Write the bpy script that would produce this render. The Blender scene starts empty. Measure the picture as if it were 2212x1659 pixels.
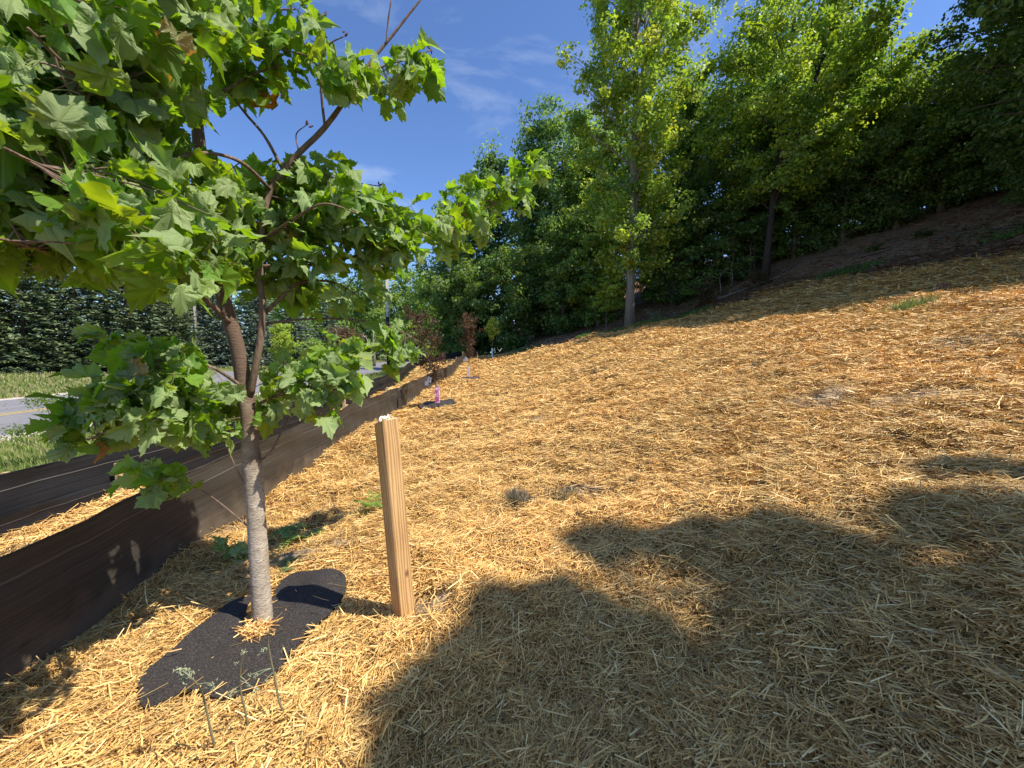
import bpy, math, random
import numpy as np
from mathutils import Vector, Matrix

# ------------------------------------------------------------------ camera, world, sun, exposure
scene = bpy.context.scene
COL = scene.collection
F = 840.0                       # focal length in pixels of a 2212 px wide frame
TH = math.radians(5.07)         # the camera looks 5 degrees below the horizon
cam_d = bpy.data.cameras.new("camera"); cam = bpy.data.objects.new("camera", cam_d); COL.objects.link(cam)
cam_d.sensor_width = 36.0; cam_d.lens = 36.0 * F / 2212.0
cam_d.clip_start = 0.05; cam_d.clip_end = 1500
cam.location = (0, 0, 0); cam.rotation_euler = (math.pi / 2 - TH, 0, 0)
scene.camera = cam

EL = math.radians(55)
SD = np.array([1.0, -0.36, 0.0]); SD /= np.linalg.norm(SD)
TOSUN = np.array([SD[0] * math.cos(EL), SD[1] * math.cos(EL), math.sin(EL)])
sun_d = bpy.data.lights.new("sun", 'SUN'); sun = bpy.data.objects.new("sun", sun_d); COL.objects.link(sun)
sun_d.energy = 5.0; sun_d.angle = math.radians(0.5); sun_d.color = (1.0, 0.93, 0.82)
sun.rotation_euler = Vector(TOSUN).to_track_quat('Z', 'Y').to_euler()

world = bpy.data.worlds.new("World"); scene.world = world; world.use_nodes = True
wn, wl = world.node_tree.nodes, world.node_tree.links
wn.clear()
sky = wn.new("ShaderNodeTexSky"); sky.sky_type = 'NISHITA'; sky.sun_disc = False
sky.sun_elevation = EL; sky.sun_rotation = math.atan2(SD[0], SD[1])
sky.altitude = 300; sky.air_density = 1.0; sky.dust_density = 0.4; sky.ozone_density = 2.5
tc = wn.new("ShaderNodeTexCoord")
mp = wn.new("ShaderNodeMapping"); mp.inputs['Scale'].default_value = (1.3, 3.2, 5.0); mp.inputs['Rotation'].default_value = (0.3, 0.5, 0.9)
nz = wn.new("ShaderNodeTexNoise"); nz.inputs['Scale'].default_value = 1.6; nz.inputs['Detail'].default_value = 8; nz.inputs['Roughness'].default_value = 0.62; nz.inputs['Distortion'].default_value = 0.6
rp = wn.new("ShaderNodeMapRange"); rp.inputs[1].default_value = 0.54; rp.inputs[2].default_value = 0.86; rp.inputs[3].default_value = 0; rp.inputs[4].default_value = 0.4
mx = wn.new("ShaderNodeMix"); mx.data_type = 'RGBA'; mx.inputs[7].default_value = (6.5, 7.2, 8.2, 1)
bg = wn.new("ShaderNodeBackground"); bg.inputs['Strength'].default_value = 0.105
wo = wn.new("ShaderNodeOutputWorld")
wl.new(tc.outputs['Generated'], mp.inputs['Vector']); wl.new(mp.outputs[0], nz.inputs['Vector'])
wl.new(nz.outputs['Fac'], rp.inputs[0]); wl.new(rp.outputs[0], mx.inputs[0])
hs = wn.new("ShaderNodeMix"); hs.data_type = 'RGBA'; hs.blend_type = 'MULTIPLY'; hs.inputs[0].default_value = 1; hs.inputs[7].default_value = (.92, 1.10, 1.42, 1)
wl.new(sky.outputs[0], hs.inputs[6]); wl.new(hs.outputs[2], mx.inputs[6]); wl.new(mx.outputs[2], bg.inputs['Color']); wl.new(bg.outputs[0], wo.inputs['Surface'])
scene.view_settings.view_transform = 'Standard'; scene.view_settings.look = 'None'
scene.view_settings.exposure = 0.5; scene.view_settings.gamma = 1.0

random.seed(7)
rng = np.random.default_rng(7)

# ------------------------------------------------------------------ terrain and measuring helpers
def ray(px, py):
    x = (px - 1106) / F; y = -(py - 829.5) / F
    d = np.array([x, math.cos(TH) + y * math.sin(TH), -math.sin(TH) + y * math.cos(TH)])
    return d / d[1]
def W(px, py, Y): return ray(px, py) * Y
def sst(a, b, x):
    t = np.clip((x - a) / (b - a), 0, 1); return t * t * (3 - 2 * t)
def smooth_h(X, Y):
    X = np.asarray(X, float); Y = np.asarray(Y, float)
    zf = np.interp(Y, [-60, 0, 12, 19, 25.5, 40, 200], [-1.5, -1.5, -1.47, -1.33, -.64, -.58, -.55])
    plan = -1.47 + .2 * X + .056 * Y
    u = ((X - 8.5) * 1.87 + (Y - 26)) / 2.12
    plan = plan + .28 * np.log1p(np.exp(np.clip(u, -30, 60)))
    plan = np.where(plan > 5, 5 + 6.5 * np.tanh((plan - 5) / 6.5), plan)
    w = sst(-3, 3, X)
    z = zf * (1 - w) + plan * w
    z = z - .11 * (1 - sst(-3.9, -3.1, X))
    l = 1 - sst(-9.5, -3.4, X)
    return z * (1 - l) - 2.0 * l
_r = np.random.default_rng(3)
_waves = []
for lam, amp, n in ((3.2, .030, 7), (1.1, .013, 9), (.45, .0085, 12), (.22, .0050, 12)):
    for i in range(n):
        a = _r.uniform(0, 6.283); l_ = lam * _r.uniform(.7, 1.4)
        _waves.append((math.cos(a) * 6.283 / l_, math.sin(a) * 6.283 / l_, _r.uniform(0, 6.283), amp * .8))
def bumps(X, Y):
    z = np.zeros_like(np.asarray(X, float))
    for kx, ky, p, a in _waves: z = z + a * np.sin(kx * X + ky * Y + p)
    return z
MOUNDS = []      # (x, y, radius, height)
def H(X, Y):
    X = np.asarray(X, float); Y = np.asarray(Y, float)
    k = sst(-8, -5, X) * (1 - sst(25, 60, np.hypot(X, Y)))
    k = k * (.12 + .88 * sst(.45, .95, np.hypot(X + 1.33, (Y - 2.0) * 1.15)))
    z = smooth_h(X, Y) + bumps(X, Y) * k
    for (mx_, my_, r_, h_) in MOUNDS: z = z + h_ * np.exp(-((X - mx_) ** 2 + (Y - my_) ** 2) / (r_ * r_))
    return z
def G(px, py):
    r = ray(px, py); t = 0.8
    while t < 160:
        p = r * t
        if p[2] < smooth_h(p[0], p[1]): return np.array([p[0], p[1], float(H(p[0], p[1]))])
        t *= 1.003
    return r * 160
def onground(x, y, dz=0): return np.array([x, y, float(H(x, y)) + dz])

MOUNDS += [(-1.0, 2.38, .28, .015), (-.57, 2.0, .22, -.03), (.75, 2.9, .3, .06), (.2, 2.95, .2, .05), (-.35, 1.55, .35, .05)]

# ------------------------------------------------------------------ mesh helpers
def mesh_obj(name, V, Fc, mat=None, parent=None, uv=None, col=None, smooth=False, loc=None):
    """V (n,3); Fc an (m,k) array of same-size faces, or a list of faces"""
    V = np.asarray(V, np.float32)
    if loc is not None: V = V - np.asarray(loc, np.float32)
    me = bpy.data.meshes.new(name)
    if isinstance(Fc, np.ndarray):
        m, k = Fc.shape
        me.vertices.add(len(V)); me.vertices.foreach_set("co", V.ravel())
        me.loops.add(m * k); me.loops.foreach_set("vertex_index", Fc.astype(np.int32).ravel())
        me.polygons.add(m); me.polygons.foreach_set("loop_start", np.arange(0, m * k, k, dtype=np.int32))
        me.polygons.foreach_set("loop_total", np.full(m, k, np.int32))
        me.update(calc_edges=True)
    else:
        me.from_pydata([tuple(map(float, v)) for v in V], [], [list(map(int, f)) for f in Fc])
    if col is not None:
        ca = me.color_attributes.new("Col", 'FLOAT_COLOR', 'POINT')
        c4 = np.ones((len(V), 4), np.float32); c4[:, :3] = col
        ca.data.foreach_set("color", c4.ravel())
    if uv is not None:
        ul = me.uv_layers.new(name="UVMap")
        li = np.empty(len(me.loops), np.int32); me.loops.foreach_get("vertex_index", li)
        ul.data.foreach_set("uv", np.asarray(uv, np.float32)[li].ravel())
    if smooth: me.polygons.foreach_set("use_smooth", np.ones(len(me.polygons), bool))
    if mat: me.materials.append(mat)
    o = bpy.data.objects.new(name, me); COL.objects.link(o)
    if parent is not None: o.parent = parent
    if loc is not None: o.location = tuple(map(float, loc))
    return o
def tag(o, label=None, cat=None, group=None, kind=None):
    if label: o["label"] = label
    if cat: o["category"] = cat
    if group: o["group"] = group
    if kind: o["kind"] = kind
    return o
def thing(name, label, cat, loc=(0, 0, 0), group=None):
    o = bpy.data.objects.new(name, None); COL.objects.link(o); o.location = tuple(map(float, loc))
    o.empty_display_size = .2
    return tag(o, label, cat, group)
class MB:
    """collects tubes, boxes and faces for one mesh; coordinates relative to org"""
    def __init__(s, org=(0, 0, 0)): s.V = []; s.F = []; s.org = np.asarray(org, float); s.uv = []
    def add(s, V, Fc, uv=None):
        b = len(s.V); s.V += [tuple(np.asarray(v, float) - s.org) for v in V]; s.F += [[b + i for i in f] for f in Fc]
        s.uv += list(uv) if uv is not None else [(v[0], v[2]) for v in V]
    def tube(s, P, R, n=8, caps=True, wob=0, twist=0):
        P = [np.asarray(p, float) for p in P]; m = len(P)
        if not hasattr(R, '__len__'): R = [R] * m
        V = []; up = np.array([.31, .87, .12]); L = 0; uvs = []
        for i in range(m):
            t = P[min(i + 1, m - 1)] - P[max(i - 1, 0)]; t = t / (np.linalg.norm(t) + 1e-9)
            a = np.cross(t, up); a /= np.linalg.norm(a) + 1e-9; b = np.cross(t, a); up = np.cross(a, t) if i else up
            b = np.cross(t, a)
            if i: L += np.linalg.norm(P[i] - P[i - 1])
            for k in range(n):
                an = 6.28318 * k / n; rr = R[i] * (1 + wob * random.uniform(-1, 1))
                V.append(P[i] + rr * (math.cos(an) * a + math.sin(an) * b)); uvs.append((k / n, L))
            up = np.cross(a, t)
        Fc = [[i * n + k, i * n + (k + 1) % n, (i + 1) * n + (k + 1) % n, (i + 1) * n + k] for i in range(m - 1) for k in range(n)]
        if caps: Fc += [list(range(n))[::-1], [(m - 1) * n + k for k in range(n)]]
        s.add(V, Fc, uvs)
    def box(s, c, sz, rot=None):
        c = np.asarray(c, float); h = np.asarray(sz, float) / 2
        V = np.array([[x, y, z] for x in (-1, 1) for y in (-1, 1) for z in (-1, 1)]) * h
        if rot is not None: V = V @ np.asarray(rot).T
        s.add(V + c, [[0, 1, 3, 2], [4, 6, 7, 5], [0, 4, 5, 1], [2, 3, 7, 6], [0, 2, 6, 4], [1, 5, 7, 3]])
    def build(s, name, mat, parent=None, smooth=True, loc=None):
        o = mesh_obj(name, s.V, s.F, mat, parent, uv=s.uv, smooth=smooth)
        if loc is not None: o.location = tuple(map(float, loc))
        return o
def spline(P, n):
    """Catmull-Rom through the rows of P (any width), n points per span"""
    P = np.asarray(P, float); Q = np.vstack([2 * P[0] - P[1], P, 2 * P[-1] - P[-2]]); out = []
    for i in range(1, len(Q) - 2):
        for k in range(n):
            t = k / n; a, b, c, d = Q[i - 1], Q[i], Q[i + 1], Q[i + 2]
            out.append(.5 * ((2 * b) + (c - a) * t + (2 * a - 5 * b + 4 * c - d) * t * t + (3 * b - a - 3 * c + d) * t ** 3))
    out.append(P[-1]); return np.array(out)
def nrm(v): return v / (np.linalg.norm(v, axis=-1, keepdims=True) + 1e-9)

# ------------------------------------------------------------------ materials
def newmat(name):
    m = bpy.data.materials.new(name); m.use_nodes = True
    return m, m.node_tree.nodes, m.node_tree.links, m.node_tree.nodes["Principled BSDF"]
def rgba(c): return (c[0], c[1], c[2], 1)
def noise_mat(name, c1, c2, scale=5, rough=.8, bump=.0, detail=6, stretch=(1, 1, 1), coords='Object', lo=.35, hi=.65, c3=None, scale2=40, spec=.3):
    m, n, l, p = newmat(name)
    t = n.new("ShaderNodeTexCoord"); mp_ = n.new("ShaderNodeMapping"); mp_.inputs['Scale'].default_value = stretch
    nz_ = n.new("ShaderNodeTexNoise"); nz_.inputs['Scale'].default_value = scale; nz_.inputs['Detail'].default_value = detail; nz_.inputs['Roughness'].default_value = .65
    r = n.new("ShaderNodeMapRange"); r.inputs[1].default_value = lo; r.inputs[2].default_value = hi
    x = n.new("ShaderNodeMix"); x.data_type = 'RGBA'; x.inputs[6].default_value = rgba(c1); x.inputs[7].default_value = rgba(c2)
    l.new(t.outputs[coords], mp_.inputs[0]); l.new(mp_.outputs[0], nz_.inputs[0]); l.new(nz_.outputs[0], r.inputs[0]); l.new(r.outputs[0], x.inputs[0])
    out = x.outputs[2]
    if c3 is not None:
        n2 = n.new("ShaderNodeTexNoise"); n2.inputs['Scale'].default_value = scale2; n2.inputs['Detail'].default_value = 3
        r2 = n.new("ShaderNodeMapRange"); r2.inputs[1].default_value = .55; r2.inputs[2].default_value = .7
        x2 = n.new("ShaderNodeMix"); x2.data_type = 'RGBA'; x2.inputs[7].default_value = rgba(c3)
        l.new(mp_.outputs[0], n2.inputs[0]); l.new(n2.outputs[0], r2.inputs[0]); l.new(r2.outputs[0], x2.inputs[0]); l.new(out, x2.inputs[6]); out = x2.outputs[2]
    l.new(out, p.inputs['Base Color']); p.inputs['Roughness'].default_value = rough; p.inputs['Specular IOR Level'].default_value = spec
    if bump:
        b = n.new("ShaderNodeBump"); b.inputs['Strength'].default_value = 1; b.inputs['Distance'].default_value = bump
        l.new(nz_.outputs[0], b.inputs['Height']); l.new(b.outputs[0], p.inputs['Normal'])
    return m
def attr_mat(name, rough=.6, spec=.3, trans=0.0, tcol=(1, 1, 1)):
    m, n, l, p = newmat(name)
    a = n.new("ShaderNodeVertexColor"); a.layer_name = "Col"
    l.new(a.outputs[0], p.inputs['Base Color']); p.inputs['Roughness'].default_value = rough; p.inputs['Specular IOR Level'].default_value = spec
    if trans:
        tr = n.new("ShaderNodeBsdfTranslucent"); ms = n.new("ShaderNodeMixShader"); ms.inputs[0].default_value = trans
        mu = n.new("ShaderNodeMix"); mu.data_type = 'RGBA'; mu.blend_type = 'MULTIPLY'; mu.inputs[0].default_value = 1; mu.inputs[7].default_value = rgba(tcol)
        l.new(a.outputs[0], mu.inputs[6]); l.new(mu.outputs[2], tr.inputs[0])
        l.new(p.outputs[0], ms.inputs[1]); l.new(tr.outputs[0], ms.inputs[2])
        l.new(ms.outputs[0], n["Material Output"].inputs[0])
    return m
M = {}
M['straw'] = attr_mat('straw', .55, .35)
M['blade'] = attr_mat('grass_blade', .55, .3, .35, (1.3, 1.5, .6))
M['far_leaf'] = attr_mat('tree_leaf', .5, .35, .42, (1.75, 1.7, .55))
M['needle'] = attr_mat('needles', .6, .25, .12, (1.2, 1.3, .7))
M['bark'] = noise_mat('bark', (.075, .058, .042), (.17, .14, .105), 9, .9, .02, stretch=(3, 3, .6))
M['dark_bark'] = noise_mat('dark_bark', (.03, .024, .02), (.075, .06, .048), 9, .9, .02, stretch=(3, 3, .6))
M['bark_pale'] = noise_mat('pale_bark', (.16, .135, .10), (.30, .26, .20), 7, .9, .02, stretch=(3, 3, .6))  # bark noise in paler tones
M['twig'] = noise_mat('twig', (.12, .085, .055), (.22, .16, .11), 30, .8)
M['petiole'] = noise_mat('petiole', (.16, .20, .06), (.25, .26, .08), 30, .6)
M['rubber'] = noise_mat('rubber_crumb', (.016, .0125, .010), (.050, .042, .036), 120, .85, .004, detail=3, c3=(.10, .092, .085), scale2=150, spec=.4)
M['soil'] = noise_mat('sandy_soil', (.22, .16, .11), (.40, .31, .23), 14, .95, .01)
M['asphalt'] = noise_mat('asphalt', (.16, .155, .16), (.24, .23, .235), 1.2, .9, 0, c3=(.30, .29, .29), scale2=60, stretch=(1, .25, 1))
M['gravel'] = noise_mat('gravel', (.42, .36, .30), (.62, .55, .47), 6, .95, .02, c3=(.3, .26, .2), scale2=30)
M['yellow'] = noise_mat('yellow_paint', (.55, .38, .07), (.62, .44, .10), 8, .7)
M['white_plastic'] = noise_mat('white_plastic', (.7, .7, .7), (.8, .8, .79), 5, .4)
M['pole_wood'] = noise_mat('pole_wood', (.30, .28, .25), (.46, .43, .39), 5, .85, stretch=(6, 6, .5))
M['pole_black'] = noise_mat('black_sleeve', (.012, .012, .013), (.02, .02, .02), 5, .6)
M['stake'] = noise_mat('stake_wood', (.42, .28, .14), (.60, .44, .25), 12, .8, stretch=(8, 8, 1))

def lumber():
    m, n, l, p = newmat('post_lumber')
    t = n.new("ShaderNodeTexCoord"); mp_ = n.new("ShaderNodeMapping"); mp_.inputs['Scale'].default_value = (1, 1, .055)
    wv = n.new("ShaderNodeTexWave"); wv.wave_type = 'RINGS'; wv.rings_direction = 'Z'; wv.inputs['Scale'].default_value = 22; wv.inputs['Distortion'].default_value = 9
    wv.inputs['Detail'].default_value = 3; wv.inputs['Detail Scale'].default_value = 1.2
    mp2 = n.new("ShaderNodeMapping"); mp2.inputs['Location'].default_value = (.055, .03, 0); mp2.inputs['Scale'].default_value = (1, 1, .055)
    cr = n.new("ShaderNodeValToRGB"); e = cr.color_ramp.elements
    e[0].position = .15; e[0].color = (.66, .43, .19, 1); e[1].position = .9; e[1].color = (.44, .235, .085, 1)
    nf = n.new("ShaderNodeTexNoise"); nf.inputs['Scale'].default_value = 3; nf.inputs['Detail'].default_value = 4
    mx_ = n.new("ShaderNodeMix"); mx_.data_type = 'RGBA'; mx_.blend_type = 'MULTIPLY'; mx_.inputs[0].default_value = .5
    ram = n.new("ShaderNodeValToRGB"); ram.color_ramp.elements[0].position = .3; ram.color_ramp.elements[0].color = (.75, .62, .5, 1); ram.color_ramp.elements[1].position = .6; ram.color_ramp.elements[1].color = (1.1, 1.1, 1.05, 1)
    fine = n.new("ShaderNodeTexNoise"); fine.inputs['Scale'].default_value = 240
    l.new(t.outputs['Object'], mp2.inputs[0]); l.new(mp2.outputs[0], wv.inputs[0]); l.new(wv.outputs[0], cr.inputs[0])
    l.new(t.outputs['Object'], mp_.inputs[0]); l.new(mp_.outputs[0], fine.inputs[0]); l.new(t.outputs['Object'], nf.inputs[0]); l.new(nf.outputs[0], ram.inputs[0])
    l.new(cr.outputs[0], mx_.inputs[6]); l.new(ram.outputs[0], mx_.inputs[7]); l.new(mx_.outputs[2], p.inputs['Base Color'])
    b = n.new("ShaderNodeBump"); b.inputs['Distance'].default_value = .0015; l.new(fine.outputs[0], b.inputs['Height']); l.new(b.outputs[0], p.inputs['Normal'])
    kv = n.new("ShaderNodeVectorMath"); kv.operation = 'DISTANCE'; kv.inputs[1].default_value = (.010, -.0445, .27)
    ks = n.new("ShaderNodeVectorMath"); ks.operation = 'MULTIPLY'; ks.inputs[1].default_value = (1, 1, .55)
    kk_ = n.new("ShaderNodeVectorMath"); kk_.operation = 'DISTANCE'; kk_.inputs[1].default_value = (.012, -.0445, .148)
    l.new(t.outputs['Object'], ks.inputs[0]); l.new(ks.outputs[0], kk_.inputs[0])
    kr = n.new("ShaderNodeMapRange"); kr.inputs[1].default_value = .006; kr.inputs[2].default_value = .016; kr.inputs[3].default_value = .8; kr.inputs[4].default_value = 0
    l.new(kk_.outputs['Value'], kr.inputs[0]); kx = n.new("ShaderNodeMix"); kx.data_type = 'RGBA'; kx.inputs[7].default_value = (.13, .055, .02, 1)
    l.new(kr.outputs[0], kx.inputs[0]); l.new(mx_.outputs[2], kx.inputs[6]); l.new(kx.outputs[2], p.inputs['Base Color'])
    n.remove(kv)
    p.inputs['Roughness'].default_value = .7
    return m
M['lumber'] = lumber()

def maple_bark():
    m, n, l, p = newmat('young_maple_bark')
    uv = n.new("ShaderNodeTexCoord"); mp_ = n.new("ShaderNodeMapping"); mp_.inputs['Scale'].default_value = (22, 22, 90)
    nz1 = n.new("ShaderNodeTexNoise"); nz1.inputs['Scale'].default_value = 1.3; nz1.inputs['Detail'].default_value = 5; nz1.inputs['Distortion'].default_value = 1.8
    nz2 = n.new("ShaderNodeTexNoise"); nz2.inputs['Scale'].default_value = 12; nz2.inputs['Detail'].default_value = 4
    cr = n.new("ShaderNodeValToRGB"); e = cr.color_ramp.elements
    e[0].position = .27; e[0].color = (.20, .15, .11, 1); e[1].position = .66; e[1].color = (.66, .58, .46, 1)
    e2 = cr.color_ramp.elements.new(.46); e2.color = (.46, .39, .30, 1)
    mx_ = n.new("ShaderNodeMix"); mx_.data_type = 'RGBA'; mx_.blend_type = 'MULTIPLY'; mx_.inputs[0].default_value = .6
    r2 = n.new("ShaderNodeValToRGB"); r2.color_ramp.elements[0].position = .35; r2.color_ramp.elements[0].color = (.6, .58, .52, 1); r2.color_ramp.elements[1].position = .6
    l.new(uv.outputs['Object'], mp_.inputs[0]); l.new(mp_.outputs[0], nz1.inputs[0]); l.new(nz1.outputs[0], cr.inputs[0])
    l.new(uv.outputs['Object'], nz2.inputs[0]); l.new(nz2.outputs[0], r2.inputs[0])
    l.new(cr.outputs[0], mx_.inputs[6]); l.new(r2.outputs[0], mx_.inputs[7])
    # grey butt bark turns reddish brown above the fork scar, leaf shade darkening the colour
    sp = n.new("ShaderNodeSeparateXYZ"); l.new(uv.outputs['Object'], sp.inputs[0]); nb = n.new("ShaderNodeTexNoise"); nb.inputs['Scale'].default_value = 9; l.new(uv.outputs['Object'], nb.inputs[0])
    ad = n.new("ShaderNodeMath"); ad.operation = 'ADD'; l.new(sp.outputs[2], ad.inputs[0]); l.new(nb.outputs[0], ad.inputs[1])
    mr = n.new("ShaderNodeMapRange"); mr.inputs[1].default_value = 1.18; mr.inputs[2].default_value = 1.75; l.new(ad.outputs[0], mr.inputs[0])
    br = n.new("ShaderNodeMix"); br.data_type = 'RGBA'; br.inputs[7].default_value = (.17, .11, .075, 1); l.new(mr.outputs[0], br.inputs[0]); l.new(mx_.outputs[2], br.inputs[6]); l.new(br.outputs[2], p.inputs['Base Color'])
    b = n.new("ShaderNodeBump"); b.inputs['Distance'].default_value = .006; l.new(nz1.outputs[0], b.inputs['Height']); l.new(b.outputs[0], p.inputs['Normal'])
    p.inputs['Roughness'].default_value = .85
    return m
M['maple_bark'] = maple_bark()
M['stem_bark'] = noise_mat('reddish_stem_bark', (.12, .075, .05), (.27, .19, .14), 10, .8, .004, stretch=(6, 6, 1.5))

def maple_leaf_mat():
    m, n, l, p = newmat('maple_leaf')
    uv = n.new("ShaderNodeUVMap"); uv.uv_map = "UVMap"
    sp = n.new("ShaderNodeSeparateXYZ"); l.new(uv.outputs[0], sp.inputs[0])
    def mth(op, a, b=None):
        k = n.new("ShaderNodeMath"); k.operation = op
        for i, v in enumerate((a, b)):
            if v is None: continue
            if isinstance(v, (int, float)): k.inputs[i].default_value = v
            else: l.new(v, k.inputs[i])
        return k.outputs[0]
    ax = mth('ABSOLUTE', sp.outputs[0]); y = sp.outputs[1]
    ang = mth('ARCTAN2', ax, y)
    r = mth('SQRT', mth('ADD', mth('MULTIPLY', ax, ax), mth('MULTIPLY', y, y)))
    dmin = None
    for v in (0.0, .72, 1.32):
        d = mth('MULTIPLY', mth('ABSOLUTE', mth('SINE', mth('SUBTRACT', ang, v))), r)
        dmin = d if dmin is None else mth('MINIMUM', dmin, d)
    sec = mth('ABSOLUTE', mth('SINE', mth('ADD', mth('MULTIPLY', r, 26), mth('MULTIPLY', dmin, -32))))
    vein = n.new("ShaderNodeMapRange"); vein.inputs[1].default_value = .006; vein.inputs[2].default_value = .022; vein.inputs[3].default_value = 1; vein.inputs[4].default_value = 0
    l.new(dmin, vein.inputs[0])
    sv = n.new("ShaderNodeMapRange"); sv.inputs[1].default_value = .0; sv.inputs[2].default_value = .22; sv.inputs[3].default_value = .35; sv.inputs[4].default_value = 0
    l.new(sec, sv.inputs[0])
    vf = mth('MAXIMUM', vein.outputs[0], sv.outputs[0])
    a = n.new("ShaderNodeVertexColor"); a.layer_name = "Col"
    geo = n.new("ShaderNodeNewGeometry")
    under = n.new("ShaderNodeMix"); under.data_type = 'RGBA'; under.inputs[0].default_value = .7; under.inputs[7].default_value = (.46, .56, .28, 1)
    l.new(a.outputs[0], under.inputs[6])
    side = n.new("ShaderNodeMix"); side.data_type = 'RGBA'; l.new(geo.outputs['Backfacing'], side.inputs[0]); l.new(a.outputs[0], side.inputs[6]); l.new(under.outputs[2], side.inputs[7])
    vc = n.new("ShaderNodeMix"); vc.data_type = 'RGBA'; vc.inputs[7].default_value = (.34, .42, .14, 1)
    l.new(mth('MULTIPLY', vf, .6), vc.inputs[0]); l.new(side.outputs[2], vc.inputs[6])
    l.new(vc.outputs[2], p.inputs['Base Color']); p.inputs['Roughness'].default_value = .5; p.inputs['Specular IOR Level'].default_value = .22
    b = n.new("ShaderNodeBump"); b.inputs['Distance'].default_value = .003; b.inputs['Strength'].default_value = .6; b.invert = True
    l.new(vf, b.inputs['Height']); l.new(b.outputs[0], p.inputs['Normal'])
    tr = n.new("ShaderNodeBsdfTranslucent"); mu = n.new("ShaderNodeMix"); mu.data_type = 'RGBA'; mu.blend_type = 'MULTIPLY'; mu.inputs[0].default_value = 1; mu.inputs[7].default_value = (2.2, 1.9, .27, 1)
    l.new(a.outputs[0], mu.inputs[6]); l.new(mu.outputs[2], tr.inputs[0])
    ms = n.new("ShaderNodeMixShader"); ms.inputs[0].default_value = .5
    l.new(p.outputs[0], ms.inputs[1]); l.new(tr.outputs[0], ms.inputs[2]); l.new(ms.outputs[0], n["Material Output"].inputs[0])
    return m
M['maple_leaf'] = maple_leaf_mat()

def fabric_mat(name, c1, c2, trans):
    m, n, l, p = newmat(name)
    uv = n.new("ShaderNodeUVMap"); uv.uv_map = "UVMap"
    mp_ = n.new("ShaderNodeMapping"); mp_.inputs['Scale'].default_value = (.5, 60, 1)
    nz_ = n.new("ShaderNodeTexNoise"); nz_.inputs['Scale'].default_value = 2; nz_.inputs['Detail'].default_value = 6; nz_.inputs['Distortion'].default_value = .3
    x = n.new("ShaderNodeMix"); x.data_type = 'RGBA'; x.inputs[6].default_value = rgba(c1); x.inputs[7].default_value = rgba(c2)
    r = n.new("ShaderNodeMapRange"); r.inputs[1].default_value = .35; r.inputs[2].default_value = .7
    l.new(uv.outputs[0], mp_.inputs[0]); l.new(mp_.outputs[0], nz_.inputs[0]); l.new(nz_.outputs[0], r.inputs[0]); l.new(r.outputs[0], x.inputs[0])
    # pale stitched thread near the top edge (uv y = height up the cloth, m)
    sp = n.new("ShaderNodeSeparateXYZ"); l.new(uv.outputs[0], sp.inputs[0])
    s1 = n.new("ShaderNodeMath"); s1.operation = 'SUBTRACT'; l.new(sp.outputs[1], s1.inputs[0]); s1.inputs[1].default_value = .445
    s2 = n.new("ShaderNodeMath"); s2.operation = 'ABSOLUTE'; l.new(s1.outputs[0], s2.inputs[0])
    s3 = n.new("ShaderNodeMath"); s3.operation = 'LESS_THAN'; l.new(s2.outputs[0], s3.inputs[0]); s3.inputs[1].default_value = .0028
    s4 = n.new("ShaderNodeMix"); s4.data_type = 'RGBA'; s4.inputs[7].default_value = (.15, .14, .125, 1); l.new(s3.outputs[0], s4.inputs[0]); l.new(x.outputs[2], s4.inputs[6])
    dn = n.new("ShaderNodeTexNoise"); dn.inputs['Scale'].default_value = 5; dn.inputs['Detail'].default_value = 7; l.new(uv.outputs[0], dn.inputs[0])
    da = n.new("ShaderNodeMath"); da.operation = 'MULTIPLY_ADD'; l.new(dn.outputs[0], da.inputs[0]); da.inputs[1].default_value = -.55; l.new(sp.outputs[1], da.inputs[2])
    dr = n.new("ShaderNodeMapRange"); dr.inputs[1].default_value = -.25; dr.inputs[2].default_value = -.08; dr.inputs[3].default_value = .55; dr.inputs[4].default_value = 0; l.new(da.outputs[0], dr.inputs[0])
    dm = n.new("ShaderNodeMix"); dm.data_type = 'RGBA'; dm.inputs[7].default_value = (.20, .155, .11, 1); l.new(dr.outputs[0], dm.inputs[0]); l.new(s4.outputs[2], dm.inputs[6])
    l.new(dm.outputs[2], p.inputs['Base Color']); p.inputs['Roughness'].default_value = .6; p.inputs['Specular IOR Level'].default_value = .3
    # dust splashed on the lower part
    b = n.new("ShaderNodeBump"); b.inputs['Distance'].default_value = .004; l.new(nz_.outputs[0], b.inputs['Height']); l.new(b.outputs[0], p.inputs['Normal'])
    tr = n.new("ShaderNodeBsdfTranslucent"); tr.inputs[0].default_value = (.10, .08, .07, 1)
    ms = n.new("ShaderNodeMixShader"); ms.inputs[0].default_value = trans
    l.new(p.outputs[0], ms.inputs[1]); l.new(tr.outputs[0], ms.inputs[2]); l.new(ms.outputs[0], n["Material Output"].inputs[0])
    return m
M['fabric'] = fabric_mat('woven_black_cloth', (.034, .030, .024), (.088, .076, .061), .10)
M['fabric_black'] = fabric_mat('thin_black_cloth', (.007, .007, .008), (.024, .024, .027), .10)

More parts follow.
